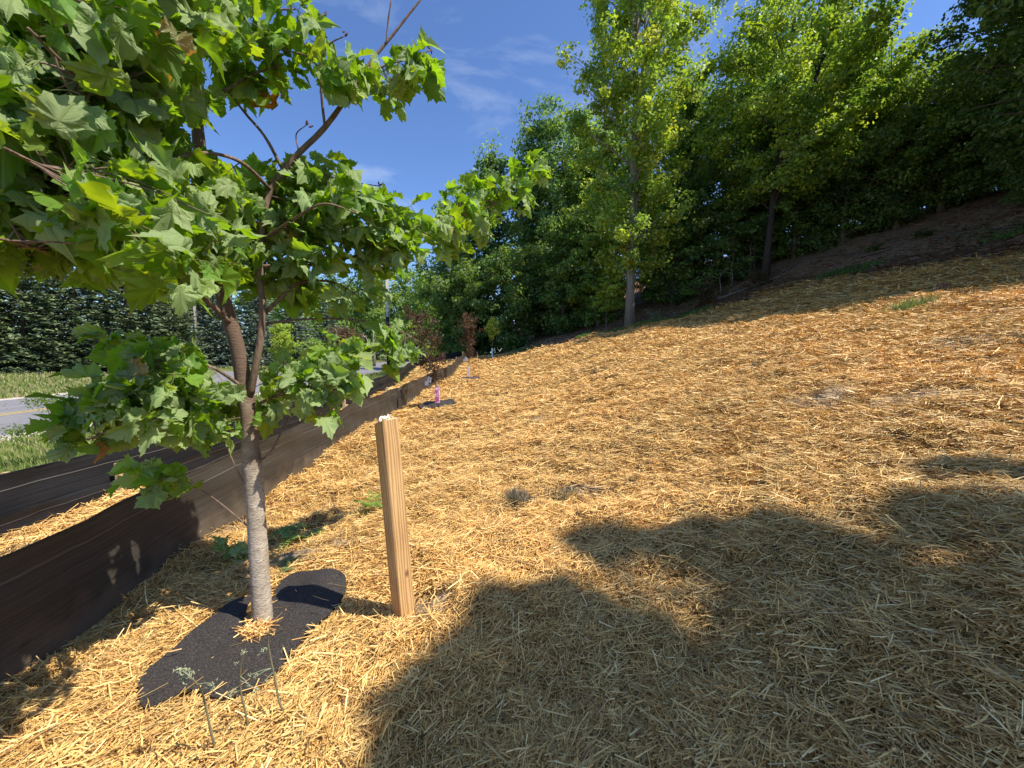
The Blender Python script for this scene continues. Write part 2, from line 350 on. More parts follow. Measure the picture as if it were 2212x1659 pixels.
def ground_mat():
    m, n, l, p = newmat('ground')
    t = n.new("ShaderNodeTexCoord")
    z = n.new("ShaderNodeVertexColor"); z.layer_name = "Col"; sz = n.new("ShaderNodeSeparateColor"); l.new(z.outputs[0], sz.inputs[0])
    def two(c1, c2, sc, dt=8, st=(1, 1, 1), lo=.35, hi=.65):
        mp_ = n.new("ShaderNodeMapping"); mp_.inputs['Scale'].default_value = st
        a = n.new("ShaderNodeTexNoise"); a.inputs['Scale'].default_value = sc; a.inputs['Detail'].default_value = dt; a.inputs['Roughness'].default_value = .7
        r = n.new("ShaderNodeMapRange"); r.inputs[1].default_value = lo; r.inputs[2].default_value = hi
        x = n.new("ShaderNodeMix"); x.data_type = 'RGBA'; x.inputs[6].default_value = rgba(c1); x.inputs[7].default_value = rgba(c2)
        l.new(t.outputs['Object'], mp_.inputs[0]); l.new(mp_.outputs[0], a.inputs[0]); l.new(a.outputs[0], r.inputs[0]); l.new(r.outputs[0], x.inputs[0])
        return x.outputs[2], a.outputs[0]
    straw, h1 = two((.13, .075, .03), (.46, .29, .11), 22, 12)
    soil, h2 = two((.30, .21, .12), (.52, .39, .24), 9, 8)
    grass, h3 = two((.10, .13, .035), (.20, .22, .07), 1.1, 8)
    litter, h4 = two((.17, .095, .055), (.36, .22, .13), 7, 9)
    def mixn(f, a, b):
        x = n.new("ShaderNodeMix"); x.data_type = 'RGBA'; l.new(f, x.inputs[0]); l.new(a, x.inputs[6]); l.new(b, x.inputs[7]); return x.outputs[2]
    c = mixn(sz.outputs[0], litter, straw); c = mixn(sz.outputs[1], c, grass); c = mixn(sz.outputs[2], c, soil)
    l.new(c, p.inputs['Base Color']); p.inputs['Roughness'].default_value = .95; p.inputs['Specular IOR Level'].default_value = .1
    b = n.new("ShaderNodeBump"); b.inputs['Distance'].default_value = .03; l.new(h1, b.inputs['Height']); l.new(b.outputs[0], p.inputs['Normal'])
    return m
M['ground'] = ground_mat()

# ------------------------------------------------------------------ zones
_ed = [G(a, b)[:2] for a, b in ((1100, 765), (1150, 758), (1230, 742), (1300, 723), (1360, 708), (1480, 686), (1560, 660), (1655, 628), (1800, 600), (2000, 572), (2212, 545))]
_ed = sorted([(-6, 34), (-2, 32.5)] + [(float(p[0]), float(p[1])) for p in _ed] + [(28, 11), (34, 6)])
EDGE_X = [p[0] for p in _ed]; EDGE_Y = [p[1] for p in _ed]
print('EDGE', [(round(a, 1), round(b, 1)) for a, b in _ed])
def straw_zone(X, Y):
    e = np.interp(X, EDGE_X, EDGE_Y) + .35 * np.sin(X * 1.9) + .25 * np.sin(X * 4.3 + 1)
    f2 = np.interp(Y, F2Y, F2X)
    return sst(.5, -.5, Y - e) * (X > f2)
# fence lines: near fence foot from the photo, rear fence from its top edge
_nf = [tuple(map(float, G(a, b)[:2])) for a, b in ((0, 1485), (215, 1322), (430, 1165), (579, 1069), (652, 1014), (729, 973), (807, 923), (861, 887))]
print('NF', _nf)
near_pts = [(-2.12, -1.5), (-2.22, .4)] + _nf + [ (-2.95, 14), (-3.0, 18.5), (-2.95, 24), (-2.55, 31.5)]
def plane_pt(px, py, z):
    r = ray(px, py); return r * (z / r[2])
rear_top = [(0, 1030), (330, 947), (560, 885), (780, 826), (860, 803), (905, 786)]
rp_ = [plane_pt(a, b, -1.0) for a, b in rear_top]
rear_pts = [(rp_[0][0] + .35, rp_[0][1] - 3.0)] + [(p[0], p[1]) for p in rp_] + [(-3.9, 30)]
F2Y = [p[1] for p in rear_pts]; F2X = [p[0] for p in rear_pts]
# bare soil patches: (x, y, rx, ry)
def patch(px, py, rx, ry): g = G(px, py); return (g[0], g[1], rx, ry)
BARE = [patch(1765, 870, .5, .22), patch(1985, 868, .42, .26), patch(1262, 1052, .26, .10), patch(925, 1330, .16, .14), patch(640, 1200, .2, .16),
        patch(1750, 1165, .0, .0), patch(1170, 908, .25, .2), patch(500, 1118, .3, .3), patch(1120, 1085, .14, .12), patch(760, 1192, .22, .1), patch(1080, 1000, .15, .1),
        patch(2080, 740, .5, .3), patch(1640, 790, .2, .15)]
def bare(X, Y):
    v = np.zeros_like(X)
    for (x, y, rx, ry) in BARE:
        if rx > 0:
            d = ((X - x) / rx) ** 2 + ((Y - y) / ry) ** 2 + .35 * np.sin(X * 9 + Y * 5) + .25 * np.sin(Y * 17 - X * 6)
            v = np.maximum(v, sst(1.3, .5, d))
    return v

# ------------------------------------------------------------------ ground sheet
U = 6.25; N = 360
uu = np.linspace(-U, U, N)
gx = .75 * np.sinh(uu) - .2; gy = .75 * np.sinh(uu) + 2.2
GX, GY = np.meshgrid(gx, gy, indexing='ij')
GZ = H(GX, GY)
idx = np.arange(N * N).reshape(N, N)
Fq = np.stack([idx[:-1, :-1], idx[1:, :-1], idx[1:, 1:], idx[:-1, 1:]], -1).reshape(-1, 4)
sz_ = straw_zone(GX, GY); gr = (1 - sst(-.3, .3, GX - np.interp(GY, F2Y, F2X))) * 1.0
gr = np.where(GX < -5, 1.0, gr); gr = gr * (1 - sst(28, 34, GY) * sst(-9, -6, GX))
bz = bare(GX, GY) * sz_
sand = sst(.35, .0, np.abs(GX - np.interp(GY, [p[1] for p in near_pts], [p[0] for p in near_pts]) - .1)) * .6 * sz_
colg = np.stack([sz_, gr, np.maximum(bz, sand)], -1).reshape(-1, 3)
ground = mesh_obj("ground", np.stack([GX, GY, GZ], -1).reshape(-1, 3), Fq, M['ground'], col=colg, smooth=True)
tag(ground, kind='structure')

def strip(name, pts, mat, z):
    V = [(x, y, z) for x, y in pts]
    o = mesh_obj(name, V, [list(range(len(pts)))], mat); tag(o, kind='structure'); return o
strip("road", [(-19.9, -80), (-11.7, -80), (-11.7, 30), (-12.4, 42), (-14.5, 60), (-19, 85), (-27, 85), (-22.5, 58), (-20.4, 42), (-19.9, 30)][::1], M['asphalt'], -1.99)
strip("side_road", [(-20.0, 21), (-19.6, 33), (-30, 37.5), (-52, 46), (-52, 41), (-31, 32), (-23, 27)], M['asphalt'], -1.994)
def ragged(x0, x1, y0, y1, s):
    ys = np.arange(y0, y1, .8); r = np.random.default_rng(s)
    A = [(x0 + .14 * r.uniform(-1, 1), y) for y in ys]; B = [(x1 + .14 * r.uniform(-1, 1), y) for y in ys]
    V = [(x, y, -1.986) for x, y in A + B]; n_ = len(ys)
    return V, [[i, n_ + i, n_ + i + 1, i + 1] for i in range(n_ - 1)]
for nm, x0, x1, s in (("near_shoulder", -11.72, -10.95, 1), ("far_shoulder", -20.7, -19.85, 2)):
    V, Fc = ragged(x0, x1, -40, 30 if s == 1 else 20.5, s); o = mesh_obj(nm, V, Fc, M['gravel']); tag(o, kind='structure')
for dx in (0, .32):
    o = mesh_obj("centre_line", [(-15.85 + dx, -60, -1.985), (-15.73 + dx, -60, -1.985), (-15.73 + dx, 40, -1.985), (-15.85 + dx, 40, -1.985)], [[0, 1, 2, 3]], M['yellow'])
    tag(o, kind='structure')

# ------------------------------------------------------------------ rubber mat outlines (measured on the ground)
def z5(zx, zy): return ((200 + zx / 1.8433) * .72, (1500 + zy / 1.8433) * .72)
mat_out = [(400, 1060), (405, 1130), (440, 1205), (560, 1150), (690, 1090), (830, 1135), (930, 1120), (1060, 1075), (1150, 1000), (1235, 900), (1310, 800), (1380, 735), (1450, 680), (1530, 590), (1545, 500), (1480, 462), (1370, 448), (1270, 440), (1195, 480), (1150, 550),
           (1120, 680), (1128, 745), (1060, 800), (1000, 805), (985, 745), (1000, 640), (1020, 575), (920, 600), (800, 680), (700, 750), (600, 855), (490, 945), (430, 1000)]
MATP = np.array([G(*z5(a, b))[:2] for a, b in mat_out])
DISCS = []
s1 = G(945, 884); s2 = G(1012, 821); s3 = G(1063, 775)
for s, r in ((s1, .47), (s2, .50), (s3, .50)): DISCS.append((s[0], s[1], r))
def in_poly(X, Y, P):
    ins = np.zeros(X.shape, bool); j = len(P) - 1
    for i in range(len(P)):
        xi, yi = P[i]; xj, yj = P[j]
        c = ((yi > Y) != (yj > Y)) & (X < (xj - xi) * (Y - yi) / (yj - yi + 1e-12) + xi); ins ^= c; j = i
    return ins

# ------------------------------------------------------------------ straw mulch
def ribbons(X, Y, Z, L, Wd, az, pitch, roll, bend, col):
    n_ = len(X)
    d = np.stack([np.cos(az) * np.cos(pitch), np.sin(az) * np.cos(pitch), np.sin(pitch)], -1)
    s = np.stack([-np.sin(az), np.cos(az), np.zeros(n_)], -1); u = np.cross(d, s)
    w = s * np.cos(roll)[:, None] + u * np.sin(roll)[:, None]
    c = np.stack([X, Y, Z], -1)
    V = np.empty((n_, 6, 3))
    for k, t in enumerate((-.5, .0, .5)):
        p = c + d * (t * L)[:, None] + s * (bend * (abs(t) * 2) ** 2)[:, None] - np.array([0, 0, 1.]) * (np.abs(bend) * .15 * (abs(t) * 2))[:, None]
        hw = Wd * (.5 if t == 0 else .42)
        V[:, 2 * k] = p - w * hw[:, None]; V[:, 2 * k + 1] = p + w * hw[:, None]
    b = (np.arange(n_) * 6)[:, None, None]
    Fc = (b + np.array([[0, 1, 3, 2], [2, 3, 5, 4]])[None]).reshape(-1, 4)
    return V.reshape(-1, 3), Fc, np.repeat(col, 6, axis=0)
def lowf(X, Y, s, k):
    r = np.random.default_rng(s); v = 0
    for i in range(6):
        a = r.uniform(0, 6.28); v = v + np.sin((np.cos(a) * X + np.sin(a) * Y) * k * r.uniform(.6, 1.6) + r.uniform(0, 6.28))
    return v / 3
NS = 1050000
r_ = np.exp(rng.uniform(math.log(1.15), math.log(40), NS)); a_ = rng.uniform(-1.36, 1.36, NS)
SX = r_ * np.sin(a_); SY = -.35 + r_ * np.cos(a_)
keep = rng.random(NS) < straw_zone(SX, SY)
bb = bare(SX, SY); keep &= rng.random(NS) > bb * np.where(r_ < 3.6, .93, .6)
inm = in_poly(SX, SY, MATP) | in_poly(SX + .022, SY, MATP) | in_poly(SX - .022, SY, MATP) | in_poly(SX, SY + .02, MATP) | in_poly(SX, SY - .02, MATP); keep &= ~(inm & (rng.random(NS) > .004))
for (x, y, r) in DISCS: keep &= (np.hypot(SX - x, SY - y) > r * .97)
SX, SY, rr_ = SX[keep], SY[keep], r_[keep]; inm = inm[keep]; n_ = len(SX)
dist = rr_ + .3
Wd = np.maximum(.0037, .00095 * dist) * rng.uniform(.55, 1.5, n_)
L = np.clip(.066 + .0072 * dist, 0, .23) * rng.lognormal(0, .42, n_)
az = rng.uniform(0, math.pi, n_) + 0; flow = lowf(SX, SY, 5, .9) * .9
az = np.where(rng.random(n_) < .30, flow + rng.normal(0, .45, n_), az)
pitch = rng.normal(0, .21, n_) * np.where(rng.random(n_) < .08, 2.6, 1)
roll = rng.uniform(-1.0, 1.0, n_)
lay = rng.random(n_) ** 1.5
SZ = H(SX, SY) + -.002 + lay * .046 + np.where(inm, .03, 0) + .0015 * dist
pal = np.array([(.66, .43, .17), (.78, .56, .26), (.55, .34, .13), (.42, .245, .095), (.86, .68, .38), (.60, .37, .15), (.33, .20, .10), (.70, .47, .19), (.50, .40, .20), (.82, .60, .28)])
wts = np.array([.19, .16, .15, .09, .06, .12, .04, .12, .03, .04]); wts /= wts.sum()
ci = rng.choice(len(pal), n_, p=wts); col = pal[ci] * rng.uniform(.60, 1.22, (n_, 1)) * np.array([1.16, 1.09, .84])
lf = lowf(SX, SY, 8, 1.7)[:, None]; col = col * (1 + .055 * lf) * (1 + np.array([0, -.02, -.03]) * lf)
col = np.where(bare(SX, SY)[:, None] > .3, col * np.array([.8, .8, .85]), col)
V, Fc, cc = ribbons(SX, SY, SZ, L, Wd, az, pitch, roll, rng.normal(0, .10, n_) * L, col)
straw = mesh_obj("straw_mulch", V, Fc, M['straw'], col=cc)
tag(straw, "golden straw mulch spread over the whole slope", "straw", kind='stuff')

# ------------------------------------------------------------------ grass on the verges and under the trees
def blades(name, X, Y, hgt, wid, pal, label, zoff=0, cat="grass", kind='stuff', lean=.5, parent=None, seed=1):
    r = np.random.default_rng(seed); n_ = len(X); Z = H(X, Y) + zoff
    az = r.uniform(0, 6.283, n_); ln = r.uniform(.1, 1, n_) * lean
    h = hgt * r.uniform(.5, 1.25, n_); w = wid * r.uniform(.7, 1.3, n_)
    d = np.stack([np.cos(az), np.sin(az), np.zeros(n_)], -1); fa = az + r.uniform(-1.5, 1.5, n_) + 1.57
    s = np.stack([np.cos(fa), np.sin(fa), np.zeros(n_)], -1)
    b = np.stack([X, Y, Z], -1); up = np.array([0, 0, 1.])
    V = np.empty((n_, 6, 3))
    for k, (t, q) in enumerate(((0, 1), (.55, .8), (1, .12))):
        p = b + up * (h * t * (1 - .25 * ln * t))[:, None] + d * (h * ln * t * t)[:, None]
        V[:, 2 * k] = p - s * (w * q / 2)[:, None]; V[:, 2 * k + 1] = p + s * (w * q / 2)[:, None]
    Fc = ((np.arange(n_) * 6)[:, None, None] + np.array([[0, 1, 3, 2], [2, 3, 5, 4]])[None]).reshape(-1, 4)
    pal = np.array(pal); c = pal[r.integers(0, len(pal), n_)] * r.uniform(.8, 1.2, (n_, 1))
    o = mesh_obj(name, V.reshape(-1, 3), Fc, M['blade'], parent, col=np.repeat(c, 6, 0))
    if kind: tag(o, label, cat, kind=kind)
    return o
GP = [(.17, .24, .05), (.23, .29, .07), (.13, .19, .04), (.30, .32, .11), (.40, .36, .18)]
# near verge
n_ = 90000; rr = np.exp(rng.uniform(math.log(3.5), math.log(45), n_)); aa = rng.uniform(-1.25, -.1, n_)
X = rr * np.sin(aa); Y = rr * np.cos(aa); k = (X < np.interp(Y, F2Y, F2X) - .1) & (X > -11.1) & (Y < 42); X, Y = X[k], Y[k]; R = np.hypot(X, Y)
blades("verge_grass", X, Y, .085 + .004 * R, .004 + .0018 * R, GP, "sunlit green grass growing between the rear black fence and the road", seed=2)
n_ = 60000; rr = np.exp(rng.uniform(math.log(20), math.log(75), n_)); aa = rng.uniform(-1.1, -.2, n_)
X = rr * np.sin(aa); Y = rr * np.cos(aa); k = (X < -20.5); X, Y = X[k], Y[k]; R = np.hypot(X, Y)
side = (X < -20) & (Y > 26 + (-20 - X) * .30) & (Y < 35.5 + (-20 - X) * .42); X, Y, R = X[~side], Y[~side], R[~side]
blades("roadside_grass", X, Y, .12 + .003 * R, .004 + .0018 * R, GP + [(.45, .38, .22), (.42, .36, .2)], "green and tan grass on the far side of the road before the spruces", seed=3)
# forest floor plants along the upper edge
n_ = 26000; t = rng.uniform(-4, 26, n_); X = t + rng.normal(0, .3, n_); Y = np.interp(t, EDGE_X, EDGE_Y) + np.abs(rng.normal(0, 1.6, n_)) - .1
k = (lowf(X, Y, 12, 1.1) > .25); X, Y = X[k], Y[k]
blades("undergrowth", X, Y, .16, .05, [(.08, .17, .03), (.12, .22, .04), (.14, .20, .06)], "low green plants growing along the foot of the wood", cat="ground cover", lean=1.3, seed=4)
# dead leaves and sticks of the wood floor
n_ = 60000; X = rng.uniform(-4, 34, n_); Y = np.interp(X, EDGE_X, EDGE_Y) + rng.exponential(3.5, n_) - .5
V, Fc, cc = ribbons(X, Y, H(X, Y) + .03, rng.uniform(.08, .38, n_), rng.uniform(.02, .045, n_), rng.normal(.1, .6, n_), rng.normal(.1, .15, n_), rng.uniform(-.6, .6, n_), rng.normal(0, .02, n_),
    np.array([(.22, .125, .07), (.34, .21, .125), (.15, .085, .05), (.45, .33, .21)])[rng.integers(0, 4, n_)])
tag(mesh_obj("leaf_litter", V, Fc, M['straw'], col=cc), "brown dead leaves and twigs on the shaded wood floor", "leaf litter", kind='stuff')

# ------------------------------------------------------------------ silt fences
def fence(name, label, pts, hgt, mat, stake_s, group, sag=.03, tilt=0.0, seed=1, two=False):
    g0 = onground(pts[2][0], pts[2][1]); root = thing(name, label, "fence", g0, group)
    P = spline(np.array(pts), 26); seg = np.r_[0, np.cumsum(np.hypot(*np.diff(P, axis=0).T))]
    tot = seg[-1]; S = np.arange(0, tot, .09); X = np.interp(S, seg, P[:, 0]); Y = np.interp(S, seg, P[:, 1])
    T = nrm(np.stack([np.gradient(X), np.gradient(Y)], -1)); Nn = np.stack([T[:, 1], -T[:, 0]], -1)
    r = np.random.default_rng(seed); GH = smooth_h(X, Y) + .06 * bumps(X, Y)
    def cloth(h0, h1, off, rows=12, ph=0):
        V = []; uv = []
        for j in range(rows + 1):
            v = j / rows; hh = h0 + (h1 - h0) * v
            pos = (S % stake_s) / stake_s
            sg = sag * np.sin(np.pi * pos) * v
            wr = .012 * np.sin(S * 5.1 + ph + 3 * v) * (.3 + v) + .007 * np.sin(S * 13 + 5 * v + ph) + .016 * np.sin(S * 1.3 + ph) * v + .010 * np.sin(S * 3.3 + 9 * v * v + ph)
            wr += .022 * np.exp(-((pos - .04) / .03) ** 2) * np.sin(v * 7) + .006 * np.sin(S * 34 + 2 * np.sin(S * 3)) * (1 - v) * v * 3 + .008 * np.sin(S * 21 + ph + v * 4) * np.exp(-((pos - .02) / .12) ** 2)
            x = X + Nn[:, 0] * (off + wr + tilt * hh); y = Y + Nn[:, 1] * (off + wr + tilt * hh)
            z = GH - .03 + hh - sg + .008 * np.sin(S * 2.2 + 1) * v
            V.append(np.stack([x, y, z], -1)); uv.append(np.stack([S, np.full_like(S, hh / h1 * .56 if h1 else 0)], -1))
        V = np.concatenate(V); uv = np.concatenate(uv); m = len(S)
        ii = np.arange(rows)[:, None] * m + np.arange(m - 1)[None]
        Fc = np.stack([ii, ii + 1, ii + m + 1, ii + m], -1).reshape(-1, 4)
        return mesh_obj("cloth", V, Fc, mat, root, uv=uv, smooth=True)
    o = cloth(-.02, hgt, 0)
    objs = [o]
    if two: objs.append(cloth(-.02, hgt * .52, .05, 8, 2.0))
    # rolled hem along the top
    pos = (S % stake_s) / stake_s; hz = GH - .03 + hgt - sag * np.sin(np.pi * pos) + .008 * np.sin(S * 2.2 + 1)
    wr = .012 * np.sin(S * 5.1 + 3) * 1.3 + .007 * np.sin(S * 13 + 5) + .016 * np.sin(S * 1.3) + .010 * np.sin(S * 3.3 + 9)
    m = MB(); k = slice(None, None, 2)
    m.tube(np.stack([X + Nn[:, 0] * (wr + tilt * hgt), Y + Nn[:, 1] * (wr + tilt * hgt), hz], -1)[k], .006, 5); objs.append(m.build("hem", mat, root))
    for s in np.arange(stake_s * .02 + .0, tot, stake_s):
        i = min(int(s / .09), len(S) - 1); x, y = X[i] - Nn[i, 0] * (.065 + .8 * abs(tilt) * hgt), Y[i] - Nn[i, 1] * (.065 + .8 * abs(tilt) * hgt); z = float(H(x, y))
        a = math.atan2(T[i, 1], T[i, 0]); R = np.array([[math.cos(a), -math.sin(a), 0], [math.sin(a), math.cos(a), 0], [0, 0, 1]])
        m = MB(); e = r.uniform(.015, .06) if not two else -.08; m.box((x, y, z + (hgt + e) / 2 - .06), (.036, .036, hgt + e + .10), R); objs.append(m.build("stake", M['stake'], root, smooth=False))
    for o in objs: o.matrix_parent_inverse = Matrix.Translation(-Vector(tuple(map(float, g0))))
    return root, X, Y, S, T, Nn
f1, *_f = fence("silt_fence", "low dark brown cloth silt fence beside the young maple, the one nearer the straw slope", near_pts, .62, M['fabric'], 2.55, "silt fences along the road", seed=1)
f2, *_f2 = fence("silt_fence", "thin black silt fence in the rear next to the roadside grass", rear_pts, .63, M['fabric_black'], 3.1, "silt fences along the road", sag=.02, tilt=-.08, seed=2, two=True)
# joint of two cloth rolls beyond the pink-labelled sapling
_X, _Y, _S, _T, _N = _f
i = int(np.argmin(np.hypot(_X + 2.79, _Y - 9.3)))
m = MB()
for k in range(3):
    m.tube([(_X[i + k] + _N[i, 0] * (.02 + .01 * k), _Y[i + k] + _N[i, 1] * .03, float(H(_X[i], _Y[i])) + z) for z in np.linspace(-.04, .60, 9)], [.035 + .008 * math.sin(z * 4 + k) for z in range(9)], 7)
o = m.build("rolled_joint", M['fabric'], f1); o.matrix_parent_inverse = f1.matrix_world.inverted() if False else Matrix.Translation(-f1.location)

# ------------------------------------------------------------------ wooden post
pb = G(874, 1347); pt = W(834, 906, pb[1] * .985)
root = thing("wooden_post", "square pine post with chipped pale top standing in the straw right of the maple", "post", pb)
axv = nrm((pt - pb)[None])[0]; Lp = np.linalg.norm(pt - pb)
fx = nrm(np.array([[.66, .75, 0]]))[0]; fx = nrm((fx - axv * fx.dot(axv))[None])[0]; fy = np.cross(axv, fx)
bm_V = []; rows = 26; hw = .0445; ch = .004
ring = []
for sx, sy in ((1, 1), (-1, 1), (-1, -1), (1, -1)):
    if sx * sy > 0: ring += [(sx * hw, sy * (hw - ch)), (sx * (hw - ch), sy * hw)]
    else: ring += [(sx * (hw - ch), sy * hw), (sx * hw, sy * (hw - ch))]
for j in range(rows + 1):
    h = -.12 + (Lp + .12) * j / rows
    for q, (a, b) in enumerate(ring):
        e = (.006 * math.sin(a * 60 + b * 35) - .012 * (a < -.02) * (b > .02)) if j == rows else 0
        bm_V.append((a, b, h + e))
Fc = [[j * 8 + k, j * 8 + (k + 1) % 8, (j + 1) * 8 + (k + 1) % 8, (j + 1) * 8 + k] for j in range(rows) for k in range(8)] + [[rows * 8 + k for k in range(8)]]
Rm = Matrix(((fx[0], fy[0], axv[0]), (fx[1], fy[1], axv[1]), (fx[2], fy[2], axv[2]))).to_4x4()
o = mesh_obj("timber", bm_V, Fc, M['lumber'], root); o.matrix_local = Rm
o.data.materials.append(noise_mat('end_grain', (.62, .46, .28), (.82, .70, .52), 60, .85)); o.data.polygons[len(o.data.polygons) - 1].material_index = 1
m = MB()
for k in range(9):    # splintered shavings lifting off the top edge
    a0 = random.uniform(-.03, .03); b0 = random.uniform(.0, .042)
    m.tube([(a0, b0, Lp - .002), (a0 + random.uniform(-.02, .02), b0 + .01, Lp + random.uniform(.002, .012)), (a0 + random.uniform(-.03, .03), b0 + random.uniform(0, .03), Lp + random.uniform(.0, .010))], [.004, .006, .002], 5)
m.tube([(-.02, .03, Lp - .01), (.0, .046, Lp + .004), (.03, .046, Lp + .002)], [.008, .010, .004], 6)
o = m.build("splinters", noise_mat('splintered_wood', (.75, .62, .48), (.9, .82, .72), 40, .8), root); o.matrix_local = Rm

# ------------------------------------------------------------------ rubber mats
def mat_from_outline(name, P, mat, label, cat, group, bulge, thick=.011, step=.03):
    """sheet with thickness that follows the ground plus bulge(x, y)"""
    C = P.mean(0); z0 = float(H(*C)); root_loc = np.array([C[0], C[1], z0])
    x0, y0 = P.min(0) - .02; x1, y1 = P.max(0) + .02
    import bmesh
    bm = bmesh.new()
    # resample outline smoothly, fill, then cut with a grid so the sheet can bend
    Q = spline(np.vstack([P, P[:1]]), 5)[:-1]
    f = bm.faces.new([bm.verts.new((p[0], p[1], 0)) for p in Q])
    for ax_, a0, a1 in ((0, x0, x1), (1, y0, y1)):
        for c in np.arange(a0, a1, step):
            co = [0, 0, 0]; no = [0, 0, 0]; co[ax_] = c; no[ax_] = 1
            bmesh.ops.bisect_plane(bm, geom=bm.verts[:] + bm.edges[:] + bm.faces[:], plane_co=co, plane_no=no)
    bmesh.ops.triangulate(bm, faces=[f for f in bm.faces if len(f.verts) > 4])
    for v in bm.verts:
        v.co.z = float(H(v.co.x, v.co.y)) + .030 + bulge(v.co.x, v.co.y) + (.020 if step > .05 else 0)
    r = bmesh.ops.extrude_face_region(bm, geom=bm.faces[:])
    for g in r['geom']:
        if isinstance(g, bmesh.types.BMVert): g.co.z += thick
    bmesh.ops.recalc_face_normals(bm, faces=bm.faces[:])
    for v in bm.verts: v.co -= Vector(root_loc)
    me = bpy.data.meshes.new(name); bm.to_mesh(me); bm.free(); me.materials.append(mat)
    o = bpy.data.objects.new(name, me); COL.objects.link(o); o.location = tuple(root_loc)
    me.polygons.foreach_set("use_smooth", np.zeros(len(me.polygons), bool))
    tag(o, label, cat, group); return o
ca = np.array(G(*z5(1400, 520))[:2]); cb = np.array(G(*z5(880, 690))[:2])
def bulge_main(x, y):
    a = .060 * math.exp(-((x - ca[0] - .02) ** 2 + (y - ca[1] - .02) ** 2) / .022)
    b = .018 * math.exp(-((x - cb[0] - .02) ** 2 + (y - cb[1] - .03) ** 2) / .012)
    return a + b + .004 * math.sin(x * 13) * math.sin(y * 11)
mat_from_outline("tree_mat", MATP, M['rubber'], "big rumpled black rubber mat slit round the foot of the foreground maple", "tree mat", "rubber mats around the planted trees", bulge_main)
def disc_pts(x, y, r, s):
    q = np.random.default_rng(s); return np.array([(x + r * (1 + .03 * q.uniform(-1, 1)) * math.cos(a), y + r * (1 + .03 * q.uniform(-1, 1)) * math.sin(a)) for a in np.linspace(0, 6.283, 19)[:-1]])
brown_rubber = noise_mat('dusty_rubber', (.05, .035, .03), (.13, .09, .075), 20, .9, .003)
for (x, y, r), s, lb, mm in zip(DISCS, (1, 2, 3), ("round black rubber mat under the sapling with the pink trunk guard", "dusty brown round mat under the coppery purple sapling, second along the fence", "small black round mat under the farthest green sapling"), (M['rubber'], brown_rubber, M['rubber'])):
    mat_from_outline("tree_mat", disc_pts(x, y, r, s), mm, lb, "tree mat", "rubber mats around the planted trees", lambda X_, Y_, x=x, y=y: .03 * math.exp(-((X_ - x) ** 2 + (Y_ - y) ** 2) / .06) + .012 * math.sin(X_ * 7 + y) * math.sin(Y_ * 8), step=.1, thick=.015)

q_ = np.random.default_rng(77); n_ = 190
nt = G(*z5(1060, 760)); X = nt[0] + q_.normal(0, .038, n_); Y = nt[1] + q_.normal(0, .028, n_)
V, Fc, cc = ribbons(X, Y, H(X, Y) + .03 + q_.random(n_) * .04, q_.uniform(.05, .14, n_), q_.uniform(.003, .006, n_), q_.uniform(0, 6.28, n_), q_.normal(.1, .4, n_), q_.uniform(-1, 1, n_), q_.normal(0, .01, n_), pal[q_.integers(0, 10, n_)] * np.array([1.2, 1.06, .8]))
tag(mesh_obj("straw_tuft", V, Fc, M['straw'], col=cc), "loose straw poking through the slit in the big mat at the maple's foot", "straw", kind='stuff')
# ------------------------------------------------------------------ maple leaves
_half = [(.07, -.07), (.20, -.13), (.28, -.04), (.40, -.06), (.37, .06), (.47, .12), (.41, .20), (.46, .28), (.50, .37), (.63, .46), (.50, .48), (.45, .56), (.38, .53), (.31, .57), (.33, .66), (.35, .76), (.22, .77), (.16, .88), (.07, .93)]
_out = np.array([(0, 0)] + _half + [(0, 1.06)] + [(-x, y) for x, y in _half[::-1]])
def _protos(k):
    r = np.random.default_rng(11); P = []
    hub = np.array([[0, .22]])
    for i in range(k):
        o = _out.copy(); o[:, 0] *= r.uniform(.85, 1.08); o += r.normal(0, .012, o.shape); o[0] = (0, 0)
        mid = hub + (o - hub) * .55
        pts = np.vstack([hub, mid, o]); x, y = pts[:, 0], pts[:, 1]
        fold = r.uniform(-.2, 1.05); droop = r.uniform(-.1, 1.2); cup = r.uniform(-.8, .8); wv = r.uniform(.02, .10); ph = r.uniform(0, 6.3); tw = r.uniform(-.5, .5)
        z = fold * np.abs(x) - droop * (y - .1) ** 2 * .7 - cup * x * x + wv * np.sin(9 * x + 7 * y + ph) + wv * .6 * np.sin(19 * y - 8 * x + ph) + tw * x * y
        P.append(np.stack([x * (1 - .38 * abs(fold)), y * (1 - .2 * abs(droop)), z], -1))
    return np.array(P), np.vstack([np.tile(np.vstack([hub, mid * 0 + (hub + (_out - hub) * .55), _out]), (1, 1))])
PROTO, LUV = _protos(48)
_n = len(_out)
_ft = []
for i in range(_n):
    j = (i + 1) % _n; _ft += [(0, 1 + i, 1 + j), (1 + i, 1 + _n + i, 1 + _n + j), (1 + i, 1 + _n + j, 1 + j)]
_ft = np.array(_ft)
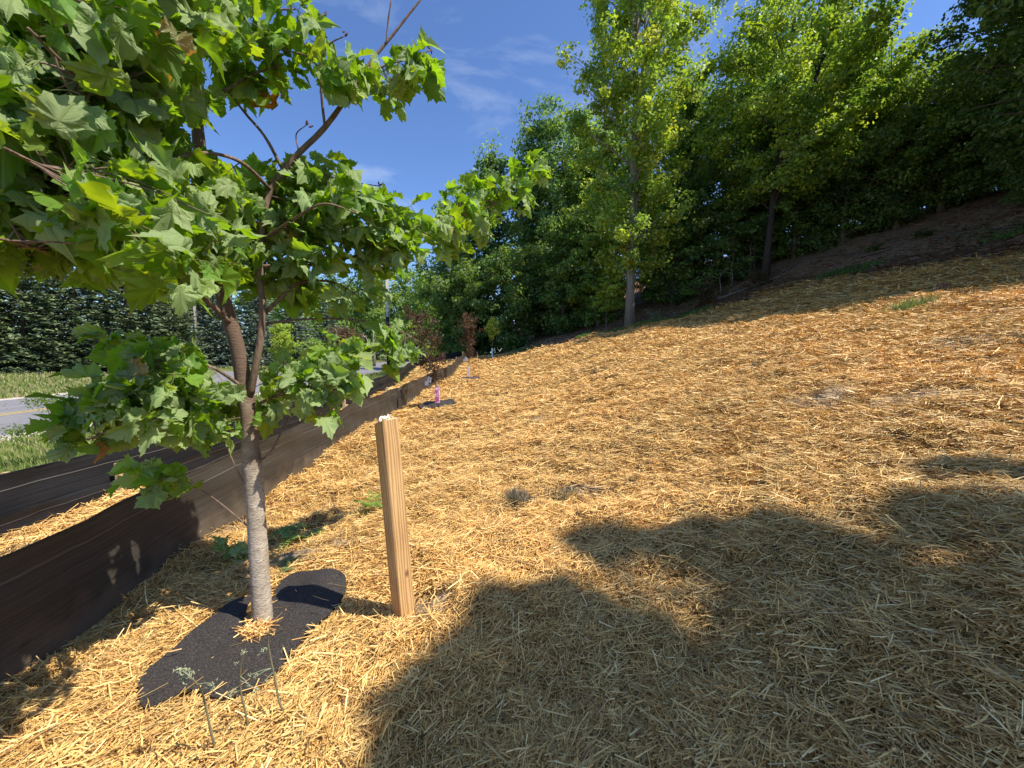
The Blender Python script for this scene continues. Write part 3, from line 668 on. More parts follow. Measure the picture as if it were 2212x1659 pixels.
def leaf_mesh(name, B, A, Nv, size, col, mat, parent=None, seed=1):
    r = np.random.default_rng(seed); B = np.asarray(B); A = nrm(np.asarray(A)); Nv = np.asarray(Nv)
    Nv = nrm(Nv - A * (Nv * A).sum(-1, keepdims=True)); Sv = np.cross(A, Nv)
    pr = PROTO[r.integers(0, len(PROTO), len(B))] * np.asarray(size)[:, None, None]
    V = B[:, None] + pr[..., 0:1] * Sv[:, None] + pr[..., 1:2] * A[:, None] + pr[..., 2:3] * Nv[:, None]
    k = PROTO.shape[1]
    Fc = (np.arange(len(B)) * k)[:, None, None] + _ft[None]
    return mesh_obj(name, V.reshape(-1, 3), Fc.reshape(-1, 3)[:, ::-1].copy(), mat, parent, uv=np.tile(LUV, (len(B), 1)), col=np.repeat(col, k, 0), smooth=True)

# ------------------------------------------------------------------ the young maple in the foreground
tb = G(567, 1352); D0 = 2.02
root = thing("young_maple_tree", "young maple with large wind-blown leaves and low fork, standing in the foreground black mat", "tree", tb)
def PL(rows): return np.array([np.r_[W(a, b, y), r] for a, b, y, r in rows])
def curve(rows, n=6): return spline(PL(rows), n)
stem = curve([(568, 1375, D0, .056), (567, 1345, D0, .051), (562, 1250, D0, .047), (554, 1120, D0, .044), (549, 1040, D0, .045), (545, 1005, D0, .047), (541, 960, D0, .041), (536, 890, D0, .042), (527, 830, D0, .042), (515, 760, 2.0, .037), (500, 705, 1.98, .037), (484, 650, 1.96, .034), (462, 540, 1.93, .030), (445, 420, 1.9, .028), (430, 310, 1.88, .028), (424, 210, 1.87, .023), (428, 90, 1.87, .019), (445, -60, 1.88, .014), (450, -260, 1.9, .008)])
lead = curve([(541, 850, D0 - .01, .024), (552, 790, D0 - .03, .021), (563, 730, D0 - .03, .021), (567, 660, D0 - .02, .019), (562, 610, D0, .018), (563, 545, D0, .020), (567, 480, D0, .019), (585, 410, 2.03, .018), (632, 345, 2.05, .017), (700, 277, 2.08, .016), (757, 200, 2.1, .0125), (800, 135, 2.12, .010), (845, 80, 2.14, .008), (880, 35, 2.15, .007), (915, -10, 2.16, .005), (945, -60, 2.2, .003)])
BR = [  # side branches, (px, py, depth, radius)
 [(455, 520, 1.93, .014), (400, 420, 1.7, .012), (313, 300, 1.45, .011), (213, 205, 1.2, .009), (150, 150, 1.05, .006), (60, 60, .95, .003)],
 [(445, 430, 1.9, .012), (370, 290, 1.6, .011), (298, 204, 1.4, .010), (237, 122, 1.25, .008), (182, 40, 1.1, .006), (130, -50, 1.0, .003)],
 [(530, 850, D0, .013), (470, 850, 1.9, .010), (380, 868, 1.75, .008), (290, 905, 1.6, .005), (190, 950, 1.5, .003)],
 [(500, 700, 1.97, .013), (420, 630, 1.75, .011), (300, 590, 1.5, .009), (160, 560, 1.25, .007), (20, 520, 1.0, .004), (-120, 500, .85, .003)],
 [(470, 580, 1.94, .013), (380, 500, 1.65, .011), (260, 440, 1.35, .009), (130, 380, 1.05, .006), (10, 320, .85, .003)],
 [(565, 490, D0, .009), (520, 455, 1.95, .008), (475, 430, 1.85, .007), (415, 405, 1.75, .005), (350, 395, 1.6, .003)],
 [(562, 575, D0, .010), (650, 575, 2.1, .009), (740, 560, 2.2, .008), (850, 528, 2.35, .007), (950, 480, 2.5, .006), (1050, 450, 2.65, .004), (1150, 405, 2.8, .002)],
 [(568, 680, D0, .011), (605, 645, 2.05, .010), (645, 612, 2.1, .008), (720, 610, 2.2, .006), (790, 650, 2.25, .003)],
 [(567, 700, D0, .008), (650, 690, 2.1, .006), (760, 690, 2.25, .005), (850, 710, 2.35, .004), (910, 740, 2.4, .002)],
 [(545, 880, D0, .010), (610, 850, 2.05, .008), (680, 835, 2.1, .006), (760, 850, 2.12, .003)],
 [(550, 1005, D0, .007), (585, 975, 2.03, .006), (612, 925, 2.05, .005), (640, 880, 2.08, .003)],
 [(548, 1085, D0, .006), (530, 1050, 2.0, .005), (505, 1000, 1.97, .004), (485, 950, 1.95, .003)],
 [(556, 1155, D0, .005), (510, 1115, 1.98, .004), (460, 1075, 1.95, .003), (420, 1050, 1.93, .002)],
 [(612, 368, 2.04, .009), (572, 295, 2.0, .007), (530, 245, 1.98, .006), (490, 190, 1.95, .004), (468, 130, 1.95, .003)],
 [(640, 340, 2.05, .006), (690, 372, 2.1, .005), (750, 392, 2.15, .004), (820, 402, 2.2, .0025)],
 [(750, 392, 2.15, .004), (770, 410, 2.15, .003), (806, 428, 2.17, .002)],
 [(702, 275, 2.08, .007), (695, 210, 2.05, .006), (692, 120, 2.02, .0045), (697, 30, 2.0, .003)],
 [(692, 130, 2.02, .005), (712, 95, 2.0, .004), (745, 78, 2.0, .002)],
 [(693, 150, 2.02, .0045), (660, 120, 2.0, .004), (610, 108, 1.95, .003)],
 [(790, 160, 2.12, .006), (835, 140, 2.15, .005), (880, 128, 2.18, .004), (931, 108, 2.2, .003)],
 [(645, 325, 2.05, .004), (640, 290, 2.05, .003), (662, 270, 2.05, .002)],
 [(835, 95, 2.13, .005), (838, 50, 2.12, .004), (845, 0, 2.1, .003)],
 [(428, 120, 1.87, .012), (490, 60, 1.9, .009), (560, 25, 1.95, .006), (640, 20, 2.0, .003)],
 [(424, 240, 1.87, .012), (480, 200, 1.9, .008), (550, 160, 1.95, .005), (610, 140, 1.98, .003)],
 [(428, 60, 1.87, .012), (340, -60, 1.6, .009), (200, -160, 1.3, .006), (60, -260, 1.1, .003)],
 [(585, 410, 2.03, .010), (520, 350, 1.8, .008), (430, 330, 1.6, .006), (330, 360, 1.4, .004)],
 [(565, 520, D0, .009), (640, 470, 1.9, .007), (700, 440, 1.85, .005), (770, 460, 1.9, .003)],
 [(530, 840, D0, .010), (450, 790, 1.85, .007), (350, 780, 1.7, .005), (260, 800, 1.6, .003)],
]
lead[:, 3] *= .80; stem[38:, 3] *= .90
def addtube(name, C, mat, n=10, wob=0): m = MB(tb); m.tube(C[:, :3], list(C[:, 3]), n, True, wob); return m.build(name, mat, root)
addtube("trunk", stem, M['maple_bark'], 18, .03)
addtube("stem", lead, M['stem_bark'], 12, .03)
nodes = [stem[40:], lead[20:]]
for rows in BR:
    c = curve(rows, 5); addtube("branch", c, M['stem_bark'], 7, .05); nodes.append(c)
nodes = np.concatenate(nodes)
# leaf sprays: (px, py, depth, rx, ry, rdepth, sprays)
EL_ = [
 (110, 60, 1.15, 130, 90, .25, 20), (250, 60, 1.35, 120, 90, .25, 18), (380, 70, 1.6, 110, 100, .2, 16), (80, 160, 1.1, 120, 80, .2, 14), (230, 190, 1.35, 110, 90, .2, 16), (370, 200, 1.6, 90, 90, .2, 14),
 (500, 40, 1.85, 90, 60, .12, 9), (600, 60, 1.95, 70, 60, .1, 6), (520, 140, 1.9, 80, 60, .12, 8), (640, 125, 1.98, 60, 50, .1, 6), (590, 190, 1.98, 50, 50, .1, 6), (500, 230, 1.95, 40, 40, .1, 4),
 (690, 170, 2.03, 50, 50, .08, 6), (760, 180, 2.1, 50, 50, .1, 8), (840, 190, 2.18, 60, 40, .1, 11), (890, 170, 2.2, 45, 35, .08, 8), (710, 200, 2.03, 35, 40, .05, 4),
 (60, 290, 1.0, 90, 70, .15, 11), (180, 300, 1.2, 90, 70, .2, 12), (300, 290, 1.45, 80, 60, .2, 10), (60, 400, .95, 90, 70, .15, 12), (190, 430, 1.2, 90, 70, .2, 13), (330, 390, 1.5, 90, 60, .2, 15),
 (60, 520, 1.0, 90, 70, .15, 14), (200, 540, 1.25, 90, 60, .2, 15), (330, 520, 1.55, 90, 60, .2, 15), (460, 400, 1.8, 80, 60, .15, 17), (560, 420, 2.08, 70, 40, .10, 6), (450, 500, 1.8, 80, 60, .15, 17), (690, 400, 2.15, 60, 35, .08, 8),
 (590, 485, 2.14, 80, 60, .10, 18), (700, 450, 2.12, 70, 50, .10, 15), (670, 530, 2.12, 80, 60, .12, 20), (610, 620, 2.14, 70, 40, .06, 8), (770, 490, 2.05, 60, 60, .12, 15), (560, 585, 2.12, 90, 40, .08, 9), (420, 590, 1.75, 80, 35, .15, 9), (680, 600, 2.1, 80, 40, .12, 9), (280, 590, 1.5, 90, 25, .15, 7), (80, 575, 1.15, 90, 20, .15, 6),
 (850, 520, 2.3, 60, 55, .12, 16), (930, 510, 2.45, 55, 50, .12, 13), (820, 580, 2.25, 60, 40, .1, 8), (1010, 475, 2.6, 45, 35, .1, 8), (1075, 445, 2.7, 35, 28, .08, 7), (1135, 430, 2.8, 32, 40, .06, 8), (760, 640, 2.2, 60, 45, .1, 9), (670, 670, 2.1, 50, 25, .1, 3),
 (810, 740, 2.28, 50, 30, .1, 4), (880, 740, 2.35, 40, 28, .08, 6), (880, 800, 2.3, 15, 22, .05, 2),
 (300, 775, 1.7, 60, 20, .1, 3), (330, 825, 1.65, 95, 36, .12, 14), (400, 850, 1.8, 85, 42, .12, 15), (255, 905, 1.6, 88, 40, .12, 14), (370, 910, 1.75, 90, 40, .12, 13), (465, 900, 2.05, 60, 40, .08, 8), (195, 968, 1.52, 50, 24, .1, 7), (450, 960, 1.9, 70, 25, .08, 7),
 (620, 845, 2.12, 45, 30, .06, 7), (700, 835, 2.05, 60, 42, .1, 13), (740, 800, 2.1, 40, 35, .08, 6), (620, 890, 2.02, 60, 25, .08, 7),
 (390, 1060, 1.92, 50, 22, .05, 4), (330, 1050, 1.85, 30, 12, .05, 2),
 (430, 500, 1.25, 60, 60, .12, 8), (340, 570, 1.15, 70, 40, .1, 7), (250, 430, 1.05, 80, 70, .12, 7), (450, -330, 1.15, 180, 120, .2, 9), (250, -350, .95, 200, 130, .2, 9),
 (150, -80, 1.3, 200, 80, .3, 16), (380, -80, 1.7, 120, 80, .2, 10), (560, -60, 1.9, 80, 50, .2, 5), (-120, 120, .95, 100, 160, .15, 12), (-100, 420, .85, 90, 140, .15, 12), (200, -250, 1.4, 220, 100, .3, 10),
]
LB, LA, LN, LS, LC = [], [], [], [], []
tw = MB(tb); pt_ = MB(tb)
rt = np.random.default_rng(21)
axis_tree = W(540, 600, 2.0)
greens = np.array([(.15, .29, .04), (.18, .33, .045), (.12, .24, .04), (.21, .34, .045), (.15, .30, .05)])
for (px, py, Yd, rx, ry, rz, cnt) in EL_:
    for _ in range(cnt):
        q = rt.normal(0, .55, 3); q = np.clip(q, -1.1, 1.1)
        c = W(px + q[0] * rx, py - 26 + q[1] * ry, max(max(Yd, 1.15) + q[2] * rz, .98))
        d = np.linalg.norm(nodes[:, :3] - c, axis=1) + .25 * np.abs(rt.normal(0, .3, len(nodes)))
        a = nodes[int(np.argmin(d))]; a3 = a[:3]
        out = c - a3; Ln = np.linalg.norm(out); 
        if Ln < .06: continue
        mid = (a3 + c) / 2 + np.array([0, 0, .06 * Ln]) + rt.normal(0, .03 * Ln, 3)
        tp = spline(np.array([a3, mid, c]), 4)
        tw.tube(tp, list(np.linspace(min(a[3] * .7, .0035), .0013, len(tp))), 4, False)
        dirn = nrm((tp[-1] - tp[-4])[None])[0]
        npair = rt.integers(2, 4)
        wind = np.array([-.32 if px < 620 else .18, .05, -.02])
        for k in range(npair):
            base = tp[-1 - min(k * 2, len(tp) - 2)]
            for sd in (-1, 1) if k else (-1, 0, 1):
                if rt.random() < .12: continue
                side = nrm(np.cross(dirn, [0, 0, 1.0])[None])[0]
                pd = nrm((dirn * .5 + side * sd * .8 + rt.normal(0, .35, 3) + np.array([0, 0, .15]))[None])[0]
                pl = rt.uniform(.035, .085)
                e = base + pd * pl + np.array([0, 0, -.012])
                pt_.tube([base, base + pd * pl * .5 + np.array([0, 0, .006]), e], [.0011, .0009, .0009], 3, False)
                ax_ = pd * .5 + wind * 1.9 + np.array([0, 0, -.30]) + rt.normal(0, .46, 3)
                nv = np.array([0, 0, .55]) + pd * .35 + np.array([.25, -.15, 0]) + rt.normal(0, .80, 3)
                LB.append(e); LA.append(ax_); LN.append(nv); LS.append(rt.uniform(.062, .128) * (1.0 if k < 2 else 1.1))
                g = greens[rt.integers(0, 5)] * rt.uniform(.8, 1.2)
                if rt.random() < .06: g = np.array([.20, .30, .04])
                if rt.random() < .002: g = np.array([.32, .16, .05])
                LC.append(g)
leaf_mesh("leaves", np.array(LB) - tb, np.array(LA), np.array(LN), np.array(LS), np.array(LC), M['maple_leaf'], root, 5)
tw.build("twigs", M['stem_bark'], root); pt_.build("leaf_stalks", M['petiole'], root)
# bare buds at the branch tips against the sky
budm = noise_mat('bud', (.06, .025, .02), (.12, .05, .035), 40, .6)
for rows in (BR[16], BR[17], BR[14], BR[15], BR[21], BR[19], BR[20]):
    e = W(*rows[-1][:3]); 
    for k in range(3):
        v = np.array([rt.uniform(-.6, .6), rt.uniform(-.6, .6), rt.uniform(.2, 1)]); v /= np.linalg.norm(v); q = e + rt.normal(0, .006, 3)
        m = MB(tb); m.tube([q, q + v * .010, q + v * .020, q + v * .027], [.002, .0048, .004, .0008], 6); m.build("bud", budm, root)

# ------------------------------------------------------------------ trees: generator for the wood
def rleaf(P, size, Nv, r, aspect=.62):
    n_ = len(P); A = r.normal(0, 1, (n_, 3)); A -= Nv * (A * Nv).sum(-1, keepdims=True); A = nrm(A); S_ = np.cross(A, Nv)
    size = size[:, None]; f = r.uniform(-.1, .35, (n_, 1))
    V = np.stack([P - A * size * .5, P + S_ * size * aspect * .5 + Nv * size * f, P + A * size * .5 - Nv * size * .1, P - S_ * size * aspect * .5 + Nv * size * f], 1)
    return V.reshape(-1, 3), np.arange(n_ * 4).reshape(-1, 4)
def make_tree(name, label, cat, base, Hh, spread, lo, n_leaf, leaf, cols, seed, lean=(0, 0), trunk_r=.15, limbs=16, fork=None, group=None, shape='oval', clump=.55, bark='bark', wind=.0, rise=.6, smin=.12, flat=.55):
    r = np.random.default_rng(seed); base = np.asarray(base, float)
    root = thing(name, label, cat, base, group)
    m = MB(); ts = np.linspace(0, 1, 9)
    def tp(t): return np.array([lean[0] * t ** 1.3 + .12 * math.sin(3 * t + seed) * t, lean[1] * t + .1 * math.cos(4 * t + seed) * t, Hh * .93 * t - .15 * (1 - t)])
    m.tube([tp(t) for t in ts], [trunk_r * (1.25 if t == 0 else 1) * (1 - .85 * t) + .012 for t in ts], 9, True, .05)
    stems = [tp]
    if fork:
        f0, fx_, fy_, fr = fork
        def tp2(t, f0=f0): b = tp(f0); s = t; return b + np.array([fx_ * s, fy_ * s, (Hh * .9 - b[2]) * s])
        m.tube([tp2(t) for t in ts], [trunk_r * fr * (1 - .85 * t) + .01 for t in ts], 8, False, .05); stems.append(tp2)
    def prof(t):
        u = (t - lo) / (1 - lo)
        if shape == 'oval': return math.sin(math.pi * min(max(.12 + .86 * u, 0), 1)) ** .6
        if shape == 'cone': return (1 - u) ** .8 + .08
        if shape == 'round': return math.sqrt(max(0, 1 - (2 * u - .9) ** 2 / 1.25))
        return (.5 + .5 * math.sin(math.pi * min(u * 1.2, 1))) * (1 - u ** 4 * .7)
    C = []; Wt = []
    for i in range(limbs):
        t = lo + (1 - lo) * (i + r.uniform(0, .9)) / limbs; st = stems[r.integers(0, len(stems))]; 
        t0 = max(.05, t - .10 * rise); 
        b = st(t0 if st is tp else max(.02, (t0 - (fork[0] if fork else 0)) / (1 - (fork[0] if fork else 0))))
        az = i * 2.4 + r.uniform(-.5, .5); R = spread * prof(t) * r.uniform(.6, 1.12)
        e = np.array([tp(t)[0] + math.cos(az) * R, tp(t)[1] + math.sin(az) * R, Hh * t + R * .25 * rise])
        mid = b + (e - b) * .5 + np.array([0, 0, .10 * R]) + r.normal(0, .05 * R, 3)
        q = spline(np.array([b, mid, e]), 3); m.tube(q, list(np.linspace(trunk_r * .38 * (1 - .6 * t), .012, len(q))), 5, False)
        nc = max(3, int(3 + R * 2.6))
        for k in range(nc):
            s = r.uniform(smin, 1.05); p = b + (e - b) * s + r.normal(0, .30 * (.4 + R * .25), 3) * [1, 1, .6]; C.append(p); Wt.append(r.uniform(.5, 1.5) * (clump ** 2))
            if k % 2 == 0: m.tube([b + (e - b) * s * .8, p], [.014, .005], 3, False)
    C.append(tp(.97)); Wt.append(.6 * clump ** 2); C.append(tp(.9) + r.normal(0, .2, 3)); Wt.append(.8 * clump ** 2)
    C = np.array(C); Wt = np.array(Wt); Wt /= Wt.sum()
    m.build("trunk", M[bark], root)
    ci_ = r.choice(len(C), n_leaf, p=Wt); rad = clump * np.random.default_rng(seed + 1).uniform(.55, 1.35, len(C))[ci_]
    q = nrm(r.normal(0, 1, (n_leaf, 3))) * (r.random((n_leaf, 1)) ** .45); off = q * rad[:, None] * np.array([1, 1, flat])
    P = C[ci_] + off
    Nv = nrm(q * .8 + np.array([.0 + wind, 0, .6]) + r.normal(0, .55, (n_leaf, 3)))
    V, Fc = rleaf(P, leaf * 1.12 * r.uniform(.6, 1.3, n_leaf), Nv, r)
    cols = np.array(cols); cc_ = cols[r.integers(0, len(cols), len(C))][ci_] * r.uniform(.75, 1.25, (n_leaf, 1))
    mesh_obj("crown", V, Fc, M['far_leaf'], root, col=np.repeat(cc_, 4, 0))
    return root
def copy_tree(root, loc, label, group=None, rz=0, sc=1.0):
    c = root.copy(); COL.objects.link(c); c.location = tuple(map(float, loc)); c.rotation_euler = (0, 0, rz); c.scale = (sc, sc, sc)
    c["label"] = label
    if group: c["group"] = group
    elif "group" in c: del c["group"]
    for ch in root.children:
        d = ch.copy(); COL.objects.link(d); d.parent = c
    return c
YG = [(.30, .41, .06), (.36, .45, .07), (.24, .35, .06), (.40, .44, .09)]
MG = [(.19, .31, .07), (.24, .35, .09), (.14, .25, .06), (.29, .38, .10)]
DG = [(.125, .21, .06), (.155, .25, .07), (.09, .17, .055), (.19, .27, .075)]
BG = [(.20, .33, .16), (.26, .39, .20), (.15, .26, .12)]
NTREE = 1.0
# the tall maple standing alone at the wood's corner
b = G(1360, 706)
make_tree("maple_tree", "tall slender bright green maple with twin pale stems at the corner of the wood", "tree", b, 24.5, 3.7, .17, 42000, .20, YG + MG[:2], 31, smin=.25, lean=(-.1, .2), trunk_r=.26, limbs=58, fork=(.05, .7, .4, .8), bark='bark_pale', clump=.66, shape='oval', flat=.8)
def tr(px, Y, Hh, sp, lo, n_, lf, cols, seed, label, name="broadleaf_tree", **k):
    x = (px - 1106) / F * Y; return make_tree(name, label, "tree", onground(x, Y), Hh, sp, lo, int(n_ * NTREE), lf, cols, seed, **k)
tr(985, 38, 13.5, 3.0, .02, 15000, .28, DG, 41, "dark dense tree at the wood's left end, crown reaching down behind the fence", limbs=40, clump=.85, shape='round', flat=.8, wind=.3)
tr(1055, 37, 19.5, 3.2, .03, 20000, .28, BG + DG, 42, "tall blue-green tree at the left end of the wood, peak against the sky", limbs=46, clump=.9, shape='oval', flat=.8)
tr(1160, 36, 20.5, 3.5, .03, 22000, .28, BG + DG, 43, "tall rounded blue-green tree between the wood's left end and the slender maple", limbs=48, clump=.9, shape='oval', flat=.8)
tr(1250, 35, 18.5, 3.6, .03, 20000, .26, MG + BG, 44, "leafy tree just left of and behind the slender maple", limbs=46, clump=.85, shape='oval', flat=.8)
tr(1010, 34.5, 8.5, 2.6, .02, 11000, .24, DG, 45, "low dark bushy tree behind the farthest green sapling", limbs=30, clump=.75, shape='round', flat=.8)
tr(1105, 32.5, 8.5, 2.8, .02, 11000, .24, DG, 46, "dark understorey tree shading the ground left of the slender maple", limbs=30, clump=.7, shape='round')
tr(1215, 31.0, 9.5, 2.8, .03, 12000, .22, DG + MG[:1], 47, "shaded understorey tree behind the slender maple's left side", limbs=32, clump=.65, shape='round')
tr(1290, 30.0, 11.5, 2.8, .03, 13000, .22, MG + YG[:1], 40, "mid green tree directly behind the slender maple", limbs=32, clump=.65, shape='round')
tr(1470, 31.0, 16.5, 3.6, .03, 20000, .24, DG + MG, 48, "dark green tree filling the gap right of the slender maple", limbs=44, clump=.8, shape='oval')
tr(1450, 26.8, 7.5, 2.8, .03, 11000, .19, DG + MG[:1], 49, "low shaded tree right of the slender maple at the wood's edge", limbs=28, clump=.6, shape='round')
b = G(1652, 604)
make_tree("maple_tree", "broad maple with dark leaning forked trunk in the middle of the right-hand wood", "tree", b, 17.0, 4.5, .30, 34000, .19, MG + YG[:3], 51, smin=.5, lean=(1.2, .3), trunk_r=.19, limbs=50, bark='dark_bark', fork=(.26, 3.4, .3, 1.0), clump=.72, shape='round', wind=.2)
tr(1610, 28.5, 15.5, 3.5, .06, 22000, .22, MG + BG, 52, "tall tree behind and left of the leaning maple", limbs=44, clump=.8, wind=.2)
tr(1760, 28.0, 14.5, 4.4, .04, 22000, .22, MG + YG[:1], 53, "wide tree behind and right of the leaning maple", limbs=44, clump=.8, shape='round', wind=.2)
tr(1890, 24.0, 10.0, 3.6, .10, 20000, .18, YG[:3] + MG, 54, "feathery yellow-green tree near the right side of the wood", limbs=40, clump=.65, shape='round', wind=.3)
tr(2000, 22.0, 8.2, 3.2, .08, 17000, .17, MG + DG[:2], 55, "smaller mid-green tree between the feathery tree and the dark tree right of it", limbs=36, clump=.6, shape='round', wind=.3)
tr(1700, 25.2, 7.5, 3.0, .03, 12000, .17, DG + MG[:1], 56, "low leafy understorey tree behind the foot of the leaning maple", limbs=28, clump=.6, shape='round')
tr(1800, 24.0, 7.0, 3.2, .04, 13000, .16, DG + MG[:1], 57, "spreading low tree with hanging leaves above the green ground plants", limbs=28, clump=.6, shape='round')
tr(1570, 26.2, 8.0, 3.0, .03, 12000, .18, DG, 58, "dark low tree left of the leaning maple's foot", limbs=28, clump=.6, shape='round')
tr(1910, 22.5, 6.0, 3.0, .04, 12000, .15, DG + MG[:1], 59, "low dark tree at the wood's edge beneath the feathery tree", limbs=26, clump=.55, shape='round')
tr(2020, 22.5, 6.0, 3.0, .02, 12000, .16, DG, 62, "low dark bush of a tree at the top right of the slope", limbs=26, clump=.6, shape='round')
tr(2140, 22.0, 6.5, 3.2, .02, 12000, .16, DG, 63, "low dark tree at the far right where the slope meets the wood", limbs=26, clump=.6, shape='round')
make_tree("broadleaf_tree", "big dark tree overhanging at the right edge of the picture", "tree", onground(21.5, 14.5), 13.5, 4.6, .20, 32000, .17, DG, 60, lean=(-.5, -.2), trunk_r=.25, limbs=50, clump=.8, shape='round')
make_tree("broadleaf_tree", "dark tree at the right edge, behind the overhanging one", "tree", onground(24.0, 19.0), 10.5, 4.0, .10, 18000, .18, DG, 61, trunk_r=.16, limbs=36, clump=.75, shape='round')
# deep wood: copies of two kinds
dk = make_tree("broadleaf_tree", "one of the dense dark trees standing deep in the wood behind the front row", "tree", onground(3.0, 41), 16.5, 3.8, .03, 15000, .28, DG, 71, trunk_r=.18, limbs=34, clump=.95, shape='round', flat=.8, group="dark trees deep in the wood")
k = 0
for (x, y, sc) in ((9, 36, 1.0), (14.5, 33.5, .95), (20, 31.5, .85), (25, 28, .55), (29, 23.5, .5), (32, 18.5, .85), (17.5, 28.5, .62), (22.5, 25.5, .6), (26.5, 21.5, .42), (35, 26, .95), (11, 30.5, .6), (27, 34, .95), (29, 15.5, .7), (6, 42, 1.0), (38, 20, .9), (30, 26, .45), (33.5, 29, .5), (13, 29, .45), (19.5, 26.5, .4), (25, 23.5, .42)):
    k += 1; copy_tree(dk, onground(x, y), dk["label"], dk["group"], rz=k * 1.3, sc=sc)
# trees up the slope beyond the frame to the right; their shadows fall over the straw
for i, (x, y, h_, sp) in enumerate(((23.0, 9.5, 13.5, 4.0), (20.5, 7.0, 10.5, 4.0), (26.0, 16.0, 10, 3), (22, 17.2, 6, 3))):
    copy_tree(dk, onground(x, y), "dark tree on the slope beyond the right edge of the picture" if i < 2 else "one of the dense dark trees standing deep in the wood behind the front row", "trees right of the picture" if i < 2 else dk["group"], rz=i * 2.1, sc=h_ / 16.5)
make_tree("broadleaf_tree", "dark high-crowned tree in the top right corner", "tree", onground(19.4, 12.0), 12.0, 3.6, .42, 22000, .17, DG, 64, lean=(-.3, 0), trunk_r=.2, limbs=36, clump=.75, shape='round')
copy_tree(dk, onground(20.3, 10.0), "dark tree close behind the high-crowned tree beyond the right edge", None, rz=.7, sc=.66)
# little lit maple sapling left of the slender maple
b = G(1309, 714)
make_tree("maple_sapling", "thin sapling with flat tiers of bright leaves left of the slender maple's trunk", "sapling", b, 3.2, 1.35, .45, 3200, .15, YG, 81, trunk_r=.03, limbs=14, clump=.30, shape='round', flat=.35)
# thin bare stems along the wood edge
for i, (px, py, h_) in enumerate(((1628, 590, 2.9), (1620, 600, 2.4), (1580, 622, 1.8), (1195, 700, 3.6), (1205, 706, 3.0), (1555, 640, 1.5), (1770, 545, 2.2))):
    g = G(px, py); m = MB(); m.tube([(0, 0, -.05), (.03, .0, h_ * .35), (-.05, .05, h_ * .7), (.04 * (i % 3 - 1), 0, h_)], [.035, .028, .02, .01], 6, True, .05)
    for q in range(5): z = h_ * random.uniform(.3, .9); a = random.uniform(0, 6.28); m.tube([(0, 0, z), (.3 * math.cos(a), .3 * math.sin(a), z + .25)], [.01, .004], 4, False)
    o = m.build("bare_stem", M['bark_pale'], None, loc=g); tag(o, "thin pale leafless stem at the shaded foot of the wood", "tree stem", "thin pale stems at the wood edge")

# ------------------------------------------------------------------ spruces and trees across the road
def make_spruce(label, base, Hh, R, cols, seed, group=None, n_w=None, name="spruce_tree", dens=1.0, ls=.42):
    r = np.random.default_rng(seed); root = thing(name, label, "tree", base, group)
    m = MB(); m.tube([(0, 0, -.2), (0.03, 0, Hh * .5), (0, 0, Hh)], [.2, .12, .02], 8); B = []
    P = []; A = []; sz = []
    nw = int(Hh / .42)
    for i in range(nw):
        t = (i + .3) / nw; z = .25 + Hh * .98 * t; Rr = R * (1 - t) ** .85 + .15; nb = max(6, int(13 * (1 - t) + 5))
        for k in range(nb):
            az = 6.283 * k / nb + i * .7 + r.uniform(-.2, .2); L_ = Rr * r.uniform(.75, 1.1)
            d = np.array([math.cos(az), math.sin(az), 0]); dr = -.18 - .12 * (1 - t)
            if k % 3 == 0: m.tube([(0, 0, z), d * L_ * .55 + [0, 0, z + dr * L_ * .7], d * L_ * .95 + [0, 0, z + dr * L_ * .8]], [.03, .02, .006], 4, False)
            ns = int(max(5, L_ * 13 * dens)); s = r.uniform(.25, 1.0, ns) ** .8; lat = r.normal(0, .16, ns) * (.3 + L_ * .3)
            sd = np.array([-d[1], d[0], 0])
            p = d[None] * (s * L_)[:, None] + sd[None] * lat[:, None] + np.array([0, 0, 1.])[None] * (z + dr * L_ * np.sin(s * 2.2) + .10 * L_ * s ** 3 + r.normal(0, .05, ns))[:, None]
            P.append(p); a = d[None] * .8 + sd[None] * np.sign(lat)[:, None] * .7 + r.normal(0, .25, (ns, 3)) + [0, 0, -.12]; A.append(a); sz.append(ls * r.uniform(.6, 1.2, ns))
    P = np.concatenate(P); A = nrm(np.concatenate(A)); sz = np.concatenate(sz)[:, None]; n_ = len(P)
    Nv = nrm(np.array([0, 0, 1.]) + r.normal(0, .4, (n_, 3))); S_ = nrm(np.cross(A, Nv)); Nv = np.cross(S_, A)
    V = np.stack([P - A * sz * .4, P + S_ * sz * .22 - Nv * sz * .08, P + A * sz * .6, P - S_ * sz * .22 - Nv * sz * .08], 1).reshape(-1, 3)
    cols = np.array(cols); c = cols[r.integers(0, len(cols), n_)] * r.uniform(.7, 1.25, (n_, 1))
    m.build("trunk", M['bark'], root); mesh_obj("crown", V, np.arange(n_ * 4).reshape(-1, 4), M['needle'], root, col=np.repeat(c, 4, 0))
    return root
SPG = [(.10, .14, .07), (.14, .19, .08), (.07, .11, .06), (.19, .24, .11)]
SPB = [(.12, .17, .145), (.17, .22, .18), (.09, .13, .11), (.22, .27, .22)]
def at(px, Y, dz=0): x = (px - 1106) / F * Y; return onground(x, Y, dz)
sp = make_spruce("one of the dark green spruces in the dense row across the road", at(60, 33), 14.5, 3.9, SPG, 91, "dark spruces across the road")
for i, (px, Y, sc) in enumerate(((-70, 31.5, 1.0), (175, 34, .98), (285, 35, 1.02), (370, 38, .85), (-190, 30, 1.0), (120, 40, 1.15), (240, 42, 1.1), (330, 44, 1.1), (20, 39, 1.15), (440, 47, 1.0))):
    copy_tree(sp, at(px, Y), sp["label"], sp["group"], rz=i * 1.1, sc=sc)
sb = make_spruce("blue-grey spruce across the road seen just left of the maple trunk's fork", at(470, 43), 11.5, 3.0, SPB, 92, name="blue_spruce")
